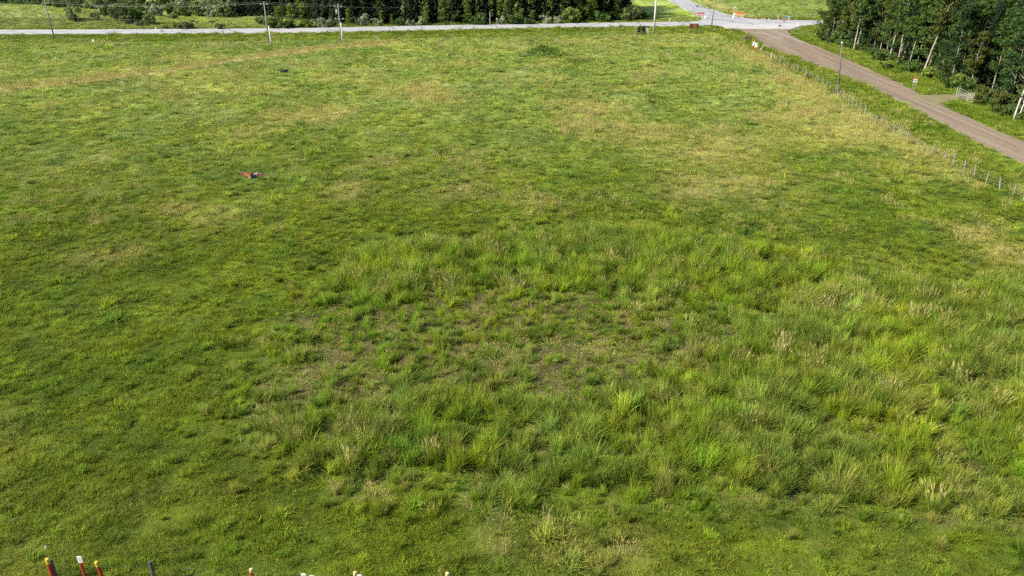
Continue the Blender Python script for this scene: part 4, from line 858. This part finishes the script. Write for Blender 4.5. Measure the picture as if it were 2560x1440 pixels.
# ------------------------------------------------------------------ fences
def post_mesh(h, r, m, n=7): return MB().tube([(0, 0, -.45), (0, 0, h * .5), (0, 0, h)], [r * 1.05, r, r * .92], n).mesh('post', m)
PM = [post_mesh(1.42, .062, M_POST), post_mesh(1.3, .054, M_POST), post_mesh(1.52, .068, M_POST)]
def fence(name, pts, label, wires=(.45, .8, 1.12), group=None, meshes=PM, hvar=.16, wr=.006):
    o = thing(name, (pts[0][0], pts[0][1], H(*pts[0])), label, 'fence', group); base = o.location; tops = []
    for x, y in pts:
        z = H(x, y); c = child('post', R.choice(meshes), o, (x - base.x, y - base.y, z - base.z), (R.gauss(0, .06), R.gauss(0, .06), R.uniform(0, 6.28)), (1, 1, R.uniform(1 - hvar, 1 + hvar))); tops.append(Vector(c.location))
    for zz_ in wires:
        MB().tube([t + Vector((0, 0, zz_)) for t in tops], wr, 4, False).build('wire', M_BWIRE, o)
    return o
def polyline_pts(pl, d, jit_=.25):
    return [(x + R.gauss(0, jit_ * .3), y + R.gauss(0, jit_)) for x, y, _, _ in along(pl, d)]
gf = [g(u, v) for u, v in [(1940, 156), (2000, 182), (2060, 213), (2098, 238), (2174, 298), (2288, 366), (2400, 426), (2549, 501)]]; gf = gf + [(54.9, 70), (55.1, 58), (55.2, 40)]
fence('wire_fence', polyline_pts(gf, 2.35), 'wire fence of grey wooden posts along the gravel road')
hf = [(-150, 210), (-130.8, 209), (-117.5, 208), (-104, 200), (-94.4, 195.2), (-77.8, 196.7), (-62, 197.2), (-42.4, 200.4), (-22.2, 204.5), (3.1, 210.5), (25.4, 215.3), (36, 218.6), (48, 222.5), (56, 226)]
HP = [post_mesh(1.35, .06, M_POST), post_mesh(1.2, .05, M_DGREY)]
hfo = fence('wire_fence', polyline_pts(hf, 4.1, .15), 'long wire fence between the pasture and the highway', meshes=HP, wr=.007)
for (u0, v0, u1, v1) in [(935, 98, 960, 108), (1100, 106, 1128, 96), (1130, 96, 1142, 99)]:      # brace rails of the highway fence
    a = at(u0, v0); b = at(u1, v1) 
    a.z += .9 if v0 < 99 else .12; b.z += .9 if v1 < 99 else .12; MB().tube([a - hfo.location, b - hfo.location], .05, 7).build('brace_rail', M_POST, hfo)
fence('wire_fence', [g(u, v) for u, v in [(1380, 108), (1394, 108), (1571, 124), (1593, 132), (1621, 137), (1678, 142), (1753, 142), (1822, 133), (1895, 126)]], 'old sparse row of grey posts crossing the far end of the pasture', wires=(.9,), wr=.004)
fence('wire_fence', [g(u, v) for u, v in [(120, 63), (170, 60), (190, 56), (208, 54), (228, 55), (284, 60), (311, 62), (340, 68), (365, 71)]], 'far fence of thin posts on the grassy bank beyond the highway', meshes=HP)
fence('wire_fence', [(x, 259.5 + (x - 78) * .05) for x in (78, 84, 90, 96, 102, 108, 114)], 'faint fence on the green slope beyond the junction', meshes=[post_mesh(1.2, .05, M_STUB)])
# leaning brace corner of the roadside fence
p = at(1938, 150); o = thing('fence_brace', p, 'pale leaning brace posts at the far corner of the roadside fence', 'post')
for k, (x0, x1) in enumerate(((-.9, .5), (-1.0, -.9))): MB().tube([(x1, 0, -.2), (x0, .1, 1.5)], .07, 7).build('post', M_STUB, o)
p = at(1905, 131); o = thing('fence_corner', p, 'old corner brace with low sloping rail left of the yellow stake', 'post')
MB().tube([(0, 0, -.3), (0, 0, 1.3)], .08, 7).build('post', M_POST, o); MB().tube([(0, 0, 1.15), (-.85, -.3, .35)], .05, 7).build('rail', M_STUB, o)
# little rail on the bank
p = at(163, 58); o = thing('rail_hurdle', p, 'low grey rail hurdle standing on the grassy bank', 'fence')
for x in (0, 1.1, 1.6): MB().tube([(x, 0, -.3), (x, 0, .9)], .06, 6).build('post', M_POST, o)
for z in (.75, .45): MB().tube([(-.1, -.07, z - .15), (1.7, -.07, z)], .045, 6).build('rail', M_POST, o)

# ------------------------------------------------------------------ painted posts of the near fence at the bottom edge
def near_post(u, v, z, parts, label, r=.085, lean=0.0, name='painted_post'):
    x, y = g(u, v, z); o = thing(name, (x, y, H(x, y)), label, 'post', None, ry=lean); hz = z - H(x, y)
    for nm, z0, z1, m, rr in parts:
        a = -.4 if z0 is None else hz + z0; b = hz + z1
        mb = MB(); n = 12; k = .012
        mb.lathe([(0, a), (rr, a), (rr * .97, b - k), (rr * .97 - k, b), (0, b + .004)], (0, 0, 0), n); mb.build(nm, m, o)
    return o, hz
near_post(117, 1397, 1.55, [('shaft', None, -.27, M_RED, .085), ('yellow_top', -.27, 0, M_YEL, .088)], 'leftmost red post with a bright yellow top at the bottom edge')
near_post(126, 1400, 1.35, [('shaft', None, 0, M_DGREY, .085)], 'dark grey post close behind the leftmost red one', name='wooden_post')
near_post(247, 1404, 1.5, [('shaft', None, -.26, M_RED, .075), ('yellow_top', -.26, 0, M_YEL, .078)], 'second red post with a yellow top, right of the white plate', lean=-.09)
near_post(375, 1404, 1.4, [('shaft', None, 0, M_DGREY, .08)], 'lone dark grey post at the bottom edge', name='wooden_post')
near_post(627, 1422, 1.4, [('shaft', None, -.17, M_REDD, .075), ('cream_top', -.17, 0, M_CREAM, .078)], 'faded red post with a cream top right of the lone grey post')
near_post(887, 1430, 1.4, [('shaft', None, -.45, M_REDD, .082), ('cream_top', -.45, 0, M_CREAM, .085)], 'cream topped post beside the rightmost white plate')
near_post(1118, 1432, 1.4, [('shaft', None, -.45, M_REDD, .082), ('cream_top', -.45, 0, M_CREAM, .085)], 'rightmost cream topped post at the bottom edge')
def plate_post(u, v, z, label, w_=.20, h_=.36, post=M_RED):
    x, y = g(u, v, z); hz = z - H(x, y); o = thing('marker_plate', (x, y, H(x, y)), label, 'sign')
    MB().lathe([(0, -.4), (.06, -.4), (.06, hz - h_ - .005), (0, hz - h_ - .005)], (0, 0, 0), 10).build('post', post, o)
    M = Matrix.Rotation(-.35, 3, 'X')
    pl = MB().plate([(-w_ / 2, -h_), (w_ / 2, -h_), (w_ / 2, 0), (-w_ / 2, 0)], .02, None, (0, 0, hz)).build('plate', M_WHITE, o)
    for k in range(5):
        MB().box((R.uniform(-.01, .01), -.013, hz - .07 - k * .055), (w_ * R.uniform(.5, .75), .004, .018)).build('print_line', M_PRINT, pl)
plate_post(197, 1391, 1.75, 'white printed marker plate on a red post between the two yellow-topped posts')
plate_post(758, 1434, 1.6, 'white marker plate at the bottom edge left of the lowest one')
plate_post(779, 1439, 1.6, 'lowest white marker plate, barely in the picture')
plate_post(898, 1437, 1.6, 'white marker plate right beside the cream topped post')
nf = [g(117, 1397, 1.4), g(250, 1406, 1.4), g(375, 1404, 1.4), g(627, 1422, 1.4), g(887, 1430, 1.4), g(1118, 1432, 1.4), g(1500, 1452, 1.4), g(1900, 1470, 1.4), g(2600, 1490, 1.4)]
for k, zz_ in enumerate((1.25, .9, .5)):
    o = MB().tube([Vector((x - nf[0][0], y - .1 - nf[0][1], zz_)) for x, y in nf], .0012, 4, False).build('fence_wire', M_BWIRE); o.location = (nf[0][0], nf[0][1], 0)
    tag(o, ('top', 'middle', 'bottom')[k] + ' fence wire strung along the painted posts at the bottom edge', 'wire')

# ------------------------------------------------------------------ hay feeder, brown board
p = at(1607, 87); o = thing('hay_feeder', p, 'black steel hay feeder with a pale side standing near the highway', 'feeder')
W, D, HH = 2.9, 1.7, 2.15
for s_ in (-1, 1):
    MB().tube([(s_ * W * .62, -D * .75, -.03), (s_ * W * .48, -D * .5, .38), (s_ * W * .48, D * .5, .38), (s_ * W * .62, D * .75, -.03)], .05, 7).build('skid', M_BLACK, o)
    MB().tube([(s_ * W * .5, -D / 2, .3), (s_ * W * .5, -D / 2, HH - .3), (s_ * W * .42, -D / 2, HH - .08), (0, -D / 2, HH)], .045, 7).build('front_frame', M_BLACK, o)
    MB().tube([(s_ * W * .5, D / 2, .3), (s_ * W * .5, D / 2, HH - .3), (s_ * W * .42, D / 2, HH - .08), (0, D / 2, HH)], .045, 7).build('rear_frame', M_BLACK, o)
    MB().tube([(s_ * W * .5, -D / 2, .38), (s_ * W * .5, D / 2, .38)], .04, 6).build('side_rail', M_BLACK, o)
    MB().tube([(s_ * W * .5, -D / 2, HH - .3), (s_ * W * .5, D / 2, HH - .3)], .04, 6).build('side_rail', M_BLACK, o)
for s_ in (-1, 1): MB().tube([(-W * .5, s_ * D / 2, .38), (W * .5, s_ * D / 2, .38)], .04, 6).build('bottom_rail', M_BLACK, o)
MB().box((-.12, -D / 2 - .05, HH - .62), (.82, .05, 1.25)).build('front_panel', M_BLACK, o)
for x in (-.48, .28): MB().box((x, -D / 2 - .06, .7), (.12, .06, .75)).build('panel_leg', M_BLACK, o)
for k in range(7): 
    z = .55 + k * .2; MB().tube([(-W * .5, -D / 2, z), (-.53, -D / 2, z + .1)], .028, 5).build('slanted_bar', M_BLACK, o)
for k in range(4):
    z = .62 + k * .28; MB().tube([(.3, -D / 2 - .03, z + .1), (.75, -D / 2 - .03, z - .02)], .03, 5).build('slanted_bar', M_BLACK, o)
M_TARP = mat('cream_sheet', (.50, .44, .29), .7, var=.15, scale=3)
MB().plate([(.33, .75), (W * .47, .55), (W * .47, HH - .38), (W * .4, HH - .16), (.33, HH - .08)], .03, None, (0, -D / 2 + .06, 0)).build('side_sheet', M_TARP, o)
MB().plate([(-W * .45, .6), (-.5, .6), (-.5, HH - .1), (-W * .4, HH - .2), (-W * .45, HH - .35)], .03, None, (0, D / 2 - .06, 0)).build('rear_sheet', mat('dark_slats', (.018, .018, .02), .8, var=.3, scale=4), o)
p = at(1733, 85); o = thing('sign_board', p, 'brown wooden sign board on two posts, seen from behind', 'sign')
for k in range(5): MB().box((0, 0, 1.55 + k * .255), (2.45, .04, .247)).build('plank', M_BROWN, o)
M_BRD = mat('dark_brown_post', (.11, .048, .024), .85, var=.2, scale=5)
for x in (-.82, .82): MB().box((x, -.085, 1.2), (.14, .12, 3.0)).build('post', M_BRD, o)

# ------------------------------------------------------------------ road signs, barricades, markers at the junction
def sign_post(u, v, h, label, name='road_sign', m=M_STEEL, r=.03, rz=0.0, base=None):
    p = at(u, v); o = thing(name, p, label, 'sign', None, rz=rz); MB().tube([(0, 0, -.3), (0, 0, h)], r, 7).build('post', m, o); return o
oct_ = lambda r: [(r * math.cos(math.pi / 8 + k * math.pi / 4), r * math.sin(math.pi / 8 + k * math.pi / 4)) for k in range(8)]
def text_mesh(txt, size, m, name='lettering'):
    cu = bpy.data.curves.new('t', 'FONT'); cu.body = txt; cu.size = size; cu.align_x = 'CENTER'; cu.align_y = 'CENTER'; cu.extrude = .004
    ob = bpy.data.objects.new('t', cu); C.objects.link(ob); dg = bpy.context.evaluated_depsgraph_get(); me = bpy.data.meshes.new_from_object(ob.evaluated_get(dg)); C.objects.unlink(ob); bpy.data.objects.remove(ob)
    me.materials.clear(); me.materials.append(m); me.name = name; return me
o = sign_post(1957, 69, 2.2, 'red octagonal stop sign facing the gravel road at the junction', 'stop_sign')
MB().plate(oct_(.53), .02, None, (0, -.05, 2.15)).build('white_border', M_WHITE, o); face = MB().plate(oct_(.48), .02, None, (0, -.062, 2.15)).build('red_face', M_RED, o)
child('lettering', text_mesh('STOP', .38, M_WHITE), face, (0, -.078, 2.15), (math.pi / 2, 0, 0))
o = sign_post(1966, 70, 3.55, 'blue street name blades crossed on a post behind the stop sign', 'street_name_sign')
MB().box((-.1, -.03, 3.2), (1.0, .025, .22)).build('name_blade', M_BLUE, o); MB().box((.03, -.06, 3.5), (.025, .8, .22), Matrix.Rotation(.5, 3, 'Z')).build('name_blade', M_BLUE, o)
o = sign_post(1730, 48, 2.6, 'grey back of a round-cornered sign beside the side road', m=M_STUB)
MB().plate(oct_(.44), .02, None, (.05, .05, 2.45)).build('sign_back', mat('grey_sign_back', (.36, .38, .39), .6), o)
o = sign_post(1836, 37, 2.6, 'small white sign with a dark mark above the right barricade')
pl = MB().box((0, -.04, 2.3), (.62, .02, .62)).build('plate', M_WHITE, o); MB().box((0, -.053, 2.32), (.32, .006, .14)).build('dark_mark', M_INK, pl); MB().box((0, -.04, 1.9), (.5, .02, .12)).build('red_plate', M_RED, o)
def barricade(u, v, label, rz, m, right):
    p = at(u, v); o = thing('barricade', p, label, 'barricade', None, rz=rz)
    for z, w_, mm in ((1.55, 2.6, m), (.95, 2.2, m)):
        b = MB().box((0, -.05, z), (w_, .03, .36)).build('rail_board', mm if z > 1.2 else M_WHITE, o)
        if z < 1.2:
            for k in range(5): MB().plate([(-.95 + k * .42, -.16), (-.70 + k * .42, -.16), (-.58 + k * .42, .16), (-.83 + k * .42, .16)], .008, None, (0, -.072, z)).build('stripe', m, b)
    for x in (-.85, .85):
        MB().box((x, 0, .8), (.07, .05, 1.7)).build('upright', M_WHITE, o); MB().box((x, 0, .03), (.08, 1.2, .06)).build('foot', M_WHITE, o)
    return o
M_SAND = mat('white_sandbag', (.74, .72, .68), .9, var=.1, scale=4)
barricade(1750, 46, 'red and white road barricade at the left corner of the junction', .12, mat('pinkish_red_sheeting', (.62, .03, .05), .5, var=.08), False)
barricade(1845, 45, 'orange road barricade at the right corner of the junction', -.1, M_ORG, True)
def block(u, v, label, sx, sz, lean=0.0, name='white_barrel'):
    p = at(u, v); o = thing(name, p, label, 'barrel', None, ry=lean)
    MB().lathe([(0, 0), (sx * .5, 0), (sx * .46, sz * .3), (sx * .5, sz * .33), (sx * .42, sz * .66), (sx * .46, sz * .7), (sx * .36, sz), (0, sz)], (0, 0, 0), 14).build('body', M_SAND, o); MB().lathe([(0, 0), (sx * .6, 0), (sx * .6, .07), (sx * .5, .1)], (0, 0, 0), 14).build('base_ring', M_SAND, o)
block(1763, 46, 'white traffic barrel beside the red and white barricade', .5, .75)
block(1833, 45, 'tall white traffic barrel left of the orange barricade', .55, 1.5, .12)
def delineator(u, v, h, label, m=M_WHITE, w_=.12, lean=0.0, name='marker_post', band=None):
    p = at(u, v); o = thing(name, p, label, 'marker post', None, ry=lean)
    MB().plate([(-w_ / 2, -.2), (w_ / 2, -.2), (w_ / 2, h - .05), (w_ * .2, h), (-w_ * .2, h), (-w_ / 2, h - .05)], .05).build('blade', m, o)
    if band: MB().box((0, -.028, h * .82), (w_ * .8, .008, .16)).build('reflector', band, o)
    return o
M_PYEL = mat('pale_yellow_plastic', (.75, .72, .38), .5, var=.05)
for u, v, h, lb, m in [(1674, 54, .95, 'white marker post left of the junction on the grassy corner', M_PYEL), (1756, 48, .85, 'pale yellow marker post under the red and white barricade', M_PYEL), (1856, 47, 1.15, 'pale marker post right of the orange barricade', M_PYEL), (1905, 51, .55, 'left one of two short white markers beyond the highway', M_WHITE), (1910, 51, .6, 'right one of two short white markers beyond the highway', M_WHITE), (1922, 51, .6, 'short white marker between the pair and the stop sign', M_WHITE), (1972, 52, 1.2, 'tall yellow marker post right of the stop sign', M_PYEL), (1946, 72, 1.1, 'white marker post left of the stop sign', M_WHITE), (1993, 66, 1.5, 'tall white marker post in the bright grass strip', M_WHITE), (1997, 67.5, .6, 'short white marker beside the tall one in the grass strip', M_WHITE), (1837.5, 73, .7, 'white marker post at the near left corner of the junction', M_WHITE), (1890, 50, 1.0, 'yellow stake beyond the highway left of the short white markers', M_YEL), (1945, 51, 1.1, 'thin pale stake beyond the highway left of the stop sign', M_STUB), (1225, 62, 3.6, 'tall thin grey roadside post before the dark forest', M_STEEL), (1185, 83, 2.4, 'thin grey post on the near verge of the highway', M_POST), (390, 74.5, .8, 'small white plate post at the far road edge left of the shrubs', M_WHITE)]:
    delineator(u, v, h, lb, m, .2, band=M_RED if m is M_WHITE and h > .8 else None)
o = sign_post(235, 113, 1.3, 'small white square sign on the pasture fence at far left', r=.025); MB().box((0, -.035, 1.15), (.48, .02, .48)).build('plate', M_WHITE, o)
p = at(1454, 81); o = thing('leaning_stake', p, 'pale stake leaning right beside the fence near the hay feeder', 'stake'); MB().tube([(-.7, 0, -.15), (.45, 0, 1.05)], .04, 6).build('stick', M_CREAM, o)
# dark mailbox frame beside the stop sign
p = at(1948, 72.5); o = thing('mailbox', p, 'dark mailbox on a bent metal arm beside the stop sign', 'mailbox')
MB().tube([(0, 0, -.3), (0, 0, .75)], .07, 8).build('post', M_DGREY, o); MB().tube([(-.25, 0, .6), (-.3, 0, 1.0), (-.05, 0, 1.25), (.3, 0, 1.1), (.8, 0, 1.05), (.85, 0, 1.3)], .045, 7).build('bent_arm', M_BLACK, o)
bx_ = MB().plate([(-.2, 0), (.2, 0), (.2, .2), (.13, .3), (-.13, .3), (-.2, .2)], .5, None, (.05, 0, 1.22)).build('box', M_BLACK, o); MB().box((.21, -.1, 1.42), (.01, .03, .16)).build('flag', M_RED, bx_)
# arrow sign by the gate
p = at(2283, 226); o = thing('arrow_sign', p, 'white sign with a black arrow under an orange plate by the gate', 'sign', None, rz=.05)
for x in (-.25, .2): MB().tube([(x, 0, -.3), (x, 0, 2.35)], .03, 7).build('post', M_STEEL, o)
MB().box((.05, -.05, 2.15), (.62, .02, .28)).build('orange_plate', M_ORG, o); pl = MB().box((0, -.05, 1.68), (.78, .02, .58)).build('white_plate', M_WHITE, o)
MB().plate([(-.27, -.05), (.02, -.05), (.02, -.13), (.28, 0), (.02, .13), (.02, .05), (-.27, .05)], .006, None, (0, -.066, 1.68)).build('arrow', M_INK, pl)
# steel gate, two leaves
a, b, c_ = at(2394, 244), at(2416, 256), at(2440, 258.5)
o = thing('steel_gate', a, 'tubular galvanised gate of two leaves standing open before the wood', 'gate')
for k, (q0, q1, n) in enumerate(((a, b, 5), (b + Vector((.12, -.1, 0)), c_, 5))):
    e = bpy.data.objects.new('gate_leaf', None); C.objects.link(e); e.parent = o; q0 = q0 - a; q1 = q1 - a; q0.z = q1.z = .15; hh = 1.45
    for q in (q0, q1): MB().tube([q + Vector((0, 0, -.15 if q is q0 else 0)), q + Vector((0, 0, hh))], .045, 7).build('stile', M_STEEL, e)
    for j in range(n): z = hh * (j + .2) / (n - .8); MB().tube([q0 + Vector((0, 0, z)), q1 + Vector((0, 0, z))], .032, 7).build('gate_rail', M_STEEL, e)
gp = MB().tube([(-.25, .1, -.4), (-.25, .1, 1.75)], .1, 8).build('gate_post', M_POST, o)
# bundle of orange and white posts, yellow stake, marker stakes
for k, (u, v, ln, hh, bot) in enumerate([(1880.5, 120, .10, 1.45, .45), (1884, 116, .05, 1.3, .0), (1888, 123, -.06, 1.55, .5), (1892.5, 125, -.12, 1.75, .7)]):
    p = at(u, v); o = thing('channelizer_post', p, ['leftmost orange and white traffic post of the bundle by the fence', 'plain white traffic post inside the bundle by the fence', 'orange and white traffic post, third from left in the bundle', 'rightmost orange and white traffic post of the bundle by the fence'][k], 'traffic post', None, ry=ln)
    MB().lathe([(0, -.1), (.17, -.1), (.15, max(bot, .2)), (0, max(bot, .2))], (0, 0, 0), 10).build('orange_base' if bot else 'base', M_ORG if bot else M_WHITE, o); MB().lathe([(.15, max(bot, .2)), (.13, hh * .6), (.06, hh), (0, hh)], (0, 0, 0), 10).build('white_top', M_WHITE, o)
p = at(1880.5, 121); o = thing('yellow_stake', (p.x, p.y + .5, p.z), 'thin yellow stake rising behind the bundle of traffic posts', 'stake'); MB().tube([(0, 0, -.2), (.05, 0, 2.1)], .05, 6).build('stick', M_YEL, o)
p = at(1900.5, 127); o = thing('yellow_stake', p, 'yellow stake leaning right beside the bundle of traffic posts', 'stake'); MB().tube([(-.1, 0, -.2), (.75, 0, 1.35)], .05, 6).build('stick', M_YEL, o)
p = at(2435, 388); o = thing('survey_stake', p, 'orange tipped survey stake in the bright verge of the gravel road', 'stake'); MB().tube([(0, 0, -.2), (.05, 0, .55)], .03, 5).build('stick', M_CREAM, o); MB().box((.05, 0, .6), (.07, .03, .14)).build('orange_tip', M_ORG, o)
p = at(2421, 405); o = thing('survey_stake', p, 'thin pale stake left of the orange tipped one', 'stake'); MB().tube([(0, 0, -.2), (.12, 0, 1.1)], .02, 5).build('stick', M_POST, o)
p = at(2462, 268); o = thing('flagging_ribbon', (p.x, p.y - 1.6, p.z + 1.0), 'small orange ribbon tied in the olive bush by the gate', 'ribbon'); MB().plate([(-.09, -.12), (.06, -.14), (.1, .1), (-.04, .16)], .02).build('knot', M_ORG, o)

# ------------------------------------------------------------------ tyres and the heap of old boards in the pasture
def tyre(u, v, s, label, sink, rx=0.0, ry=0.0):
    p = at(u, v); o = thing('tractor_tyre', (p.x, p.y, p.z - sink), label, 'tyre', None, rx=rx, ry=ry, rz=R.uniform(0, 6)); Rm, rm_ = .74 * s, .24 * s
    prof = [(Rm - rm_ * 1.1, .06 * s), (Rm - rm_ * .8, 0), (Rm, .02 * s), (Rm + .02, .10 * s), (Rm + .02, .42 * s), (Rm, .50 * s), (Rm - rm_ * .8, .52 * s), (Rm - rm_ * 1.1, .46 * s), (Rm - rm_ * .6, .26 * s), (Rm - rm_ * 1.1, .06 * s)]
    MB().lathe(prof, (0, 0, 0), 28).build('casing', M_RUB, o, True)
    lug = MB()
    me = MB().box((Rm + .03, 0, .26 * s), (.06, .09, .44 * s), Matrix.Rotation(.4, 3, 'X')).mesh('tread_lug', M_RUB)
    for k in range(20): child('tread_lug', me, o, rot=(0, 0, k * 6.283 / 20))
tyre(711, 181, 1.0, 'black tractor tyre, the farther of two lying in the pasture', .0, .05)
tyre(765, 230, .95, 'black tractor tyre, the nearer one half sunk in tall grass', .18, .10, .06)
tyre(932, 254, .8, 'grey sunken tyre barely showing in the pasture grass', .30, .05)
M_PLW = mat('dirty_white_wood', (.45, .42, .36), .9, var=.4, scale=9)
PB = Vector((PILE[0], PILE[1], H(*PILE)))
def board(dx, dy, L_, w_, rz, tilt_, z, m, label, nm='old_board'):
    o = MB().box((0, 0, 0), (L_, w_, .035)).build(nm, m); o.location = PB + Vector((dx, dy, z)); o.rotation_euler = (tilt_[0], tilt_[1], rz); tag(o, label, 'board'); return o
M_DRB = mat('dark_red_brown_board', (.13, .055, .038), .9, var=.4, scale=5); M_YPN = mat('yellowed_panel', (.30, .16, .065), .85, var=.3, scale=4); M_ORB = mat('orange_rust_sheet', (.30, .085, .03), .9, col2=(.12, .04, .02), scale=5)
for dx, dy, L_, w_, rz, tl_, z, m, lb in [
    (-1.05, .05, .55, .34, .5, (.9, .3), .34, M_YPN, 'yellowish panel at the left end of the board heap'), (-1.0, .3, .3, .2, 1.2, (1.2, .2), .5, M_PLW, 'small pale tip sticking up at the left end of the heap'),
    (-.62, .05, .75, .4, -.35, (.75, .2), .30, M_ORB, 'orange rusty sheet in the left half of the board heap'), (-.35, .25, .7, .3, .2, (.5, -.3), .36, M_RUST, 'dark rusty sheet behind the orange one'), (-.25, -.22, .6, .22, -.8, (.6, .4), .22, M_ORB, 'short rusty slat at the front of the board heap'),
    (-.02, -.28, .34, .16, 1.3, (1.1, 0), .2, M_PLW, 'small dirty white piece standing in the middle of the heap'), (.15, .05, .6, .4, .4, (.9, .1), .24, M_BLACK, 'charred black board in the middle of the heap'), (.45, -.12, .8, .26, .3, (1.0, .05), .15, M_BLACK, 'long charred board at the bottom of the heap'),
    (.42, .2, .55, .2, .9, (.5, -.2), .38, M_GREYW, 'grey split board on top right of the middle'), (.62, .08, .3, .14, .2, (.8, .3), .36, M_PLW, 'short whitish scrap on the right half of the heap'), (.75, .22, .6, .2, 1.1, (.6, .2), .36, M_GREYW, 'grey board crossing the right half of the heap'),
    (.88, .02, .7, .22, .35, (.8, -.05), .24, M_DRB, 'dark red brown board at the right front of the heap'), (1.2, .22, .75, .2, .3, (.7, -.1), .26, M_DRB, 'thin red brown board at the right end of the heap'), (.05, .35, .9, .2, .1, (.4, .1), .34, M_DRB, 'red brown board at the back of the heap'), (-.1, -.55, .3, .14, .3, (.15, .1), .08, M_PLW, 'small pale scrap on the grass before the board heap')]:
    board(dx, dy, L_, w_, rz, tl_, z, m, lb)
p = at(35, 1302); o = MB().lathe([(0, 0), (.16, 0), (.2, .04), (.14, .09), (0, .11)], (0, 0, 0), 9).build('flat_stone', mat('tan_stone', (.20, .16, .11), .9, var=.3, scale=6), None, True); o.location = p; o.scale = (1.2, .8, 1); tag(o, 'flat tan stone lying in the short grass at lower left', 'stone')
p = at(116, 1369); o = MB().lathe([(0, 0), (.09, 0), (.1, .04), (.06, .07), (0, .08)], (0, 0, 0), 9).build('small_stone', mat('pale_stone', (.26, .25, .21), .9, var=.3, scale=6), None, True); o.location = p; tag(o, 'small pale stone above the leftmost painted posts', 'stone')
# tall dead weeds by the junction, rank grass strip right of the stop sign
def weeds(u, v, n, h, spread, label, leaf=ML_TWG):
    p = at(u, v); rr = random.Random(int(u)); o = thing('dead_weeds', p, label, 'weeds'); mb = MB()
    for k in range(n):
        x, y = rr.gauss(0, spread), rr.gauss(0, spread * .6); hh = h * rr.uniform(.6, 1.1); mb.tube([(x, y, -.1), (x + rr.gauss(0, .1), y, hh * .6), (x + rr.gauss(0, .2), y + rr.gauss(0, .1), hh)], [.03, .025, .012], 4)
        for j in range(4):
            t = rr.uniform(.5, .95); mb.tube([(x, y, hh * t), (x + rr.gauss(0, .25), y + rr.gauss(0, .2), hh * (t + .18))], [.016, .008], 3, False)
    mb.build('stems', mat('dry_stem_%d' % int(u), (.16, .13, .10), .9, var=.4, scale=4), o)
weeds(1867, 104, 40, 1.6, .55, 'dark brown dead weeds between the junction and the traffic post bundle')
weeds(1836, 80, 26, 1.1, .8, 'grey green dead weeds at the near left corner of the junction')
weeds(2092, 236, 22, .9, .5, 'dry brown weeds at the foot of the short wooden pole')
weeds(2019, 196, 14, .9, .3, 'small dark weeds in the fence left of the short wooden pole')
weeds(2195, 300, 18, .6, .5, 'dry rust brown weeds at the roadside fence')
weeds(2240, 325, 18, .55, .5, 'dry brown weeds between two fence posts further down')
x, y = pts_jitter(83.5, 101, 228.5, 232.6, .55, 51); r = np.random.default_rng(51)
strew_zone('rank_grass_strip', LONG, x, y, r.uniform(.9, 1.4, len(x)), jit(GREEN * 1.3 + 0 * x[:, None], 51, .2), .15, None, 51)
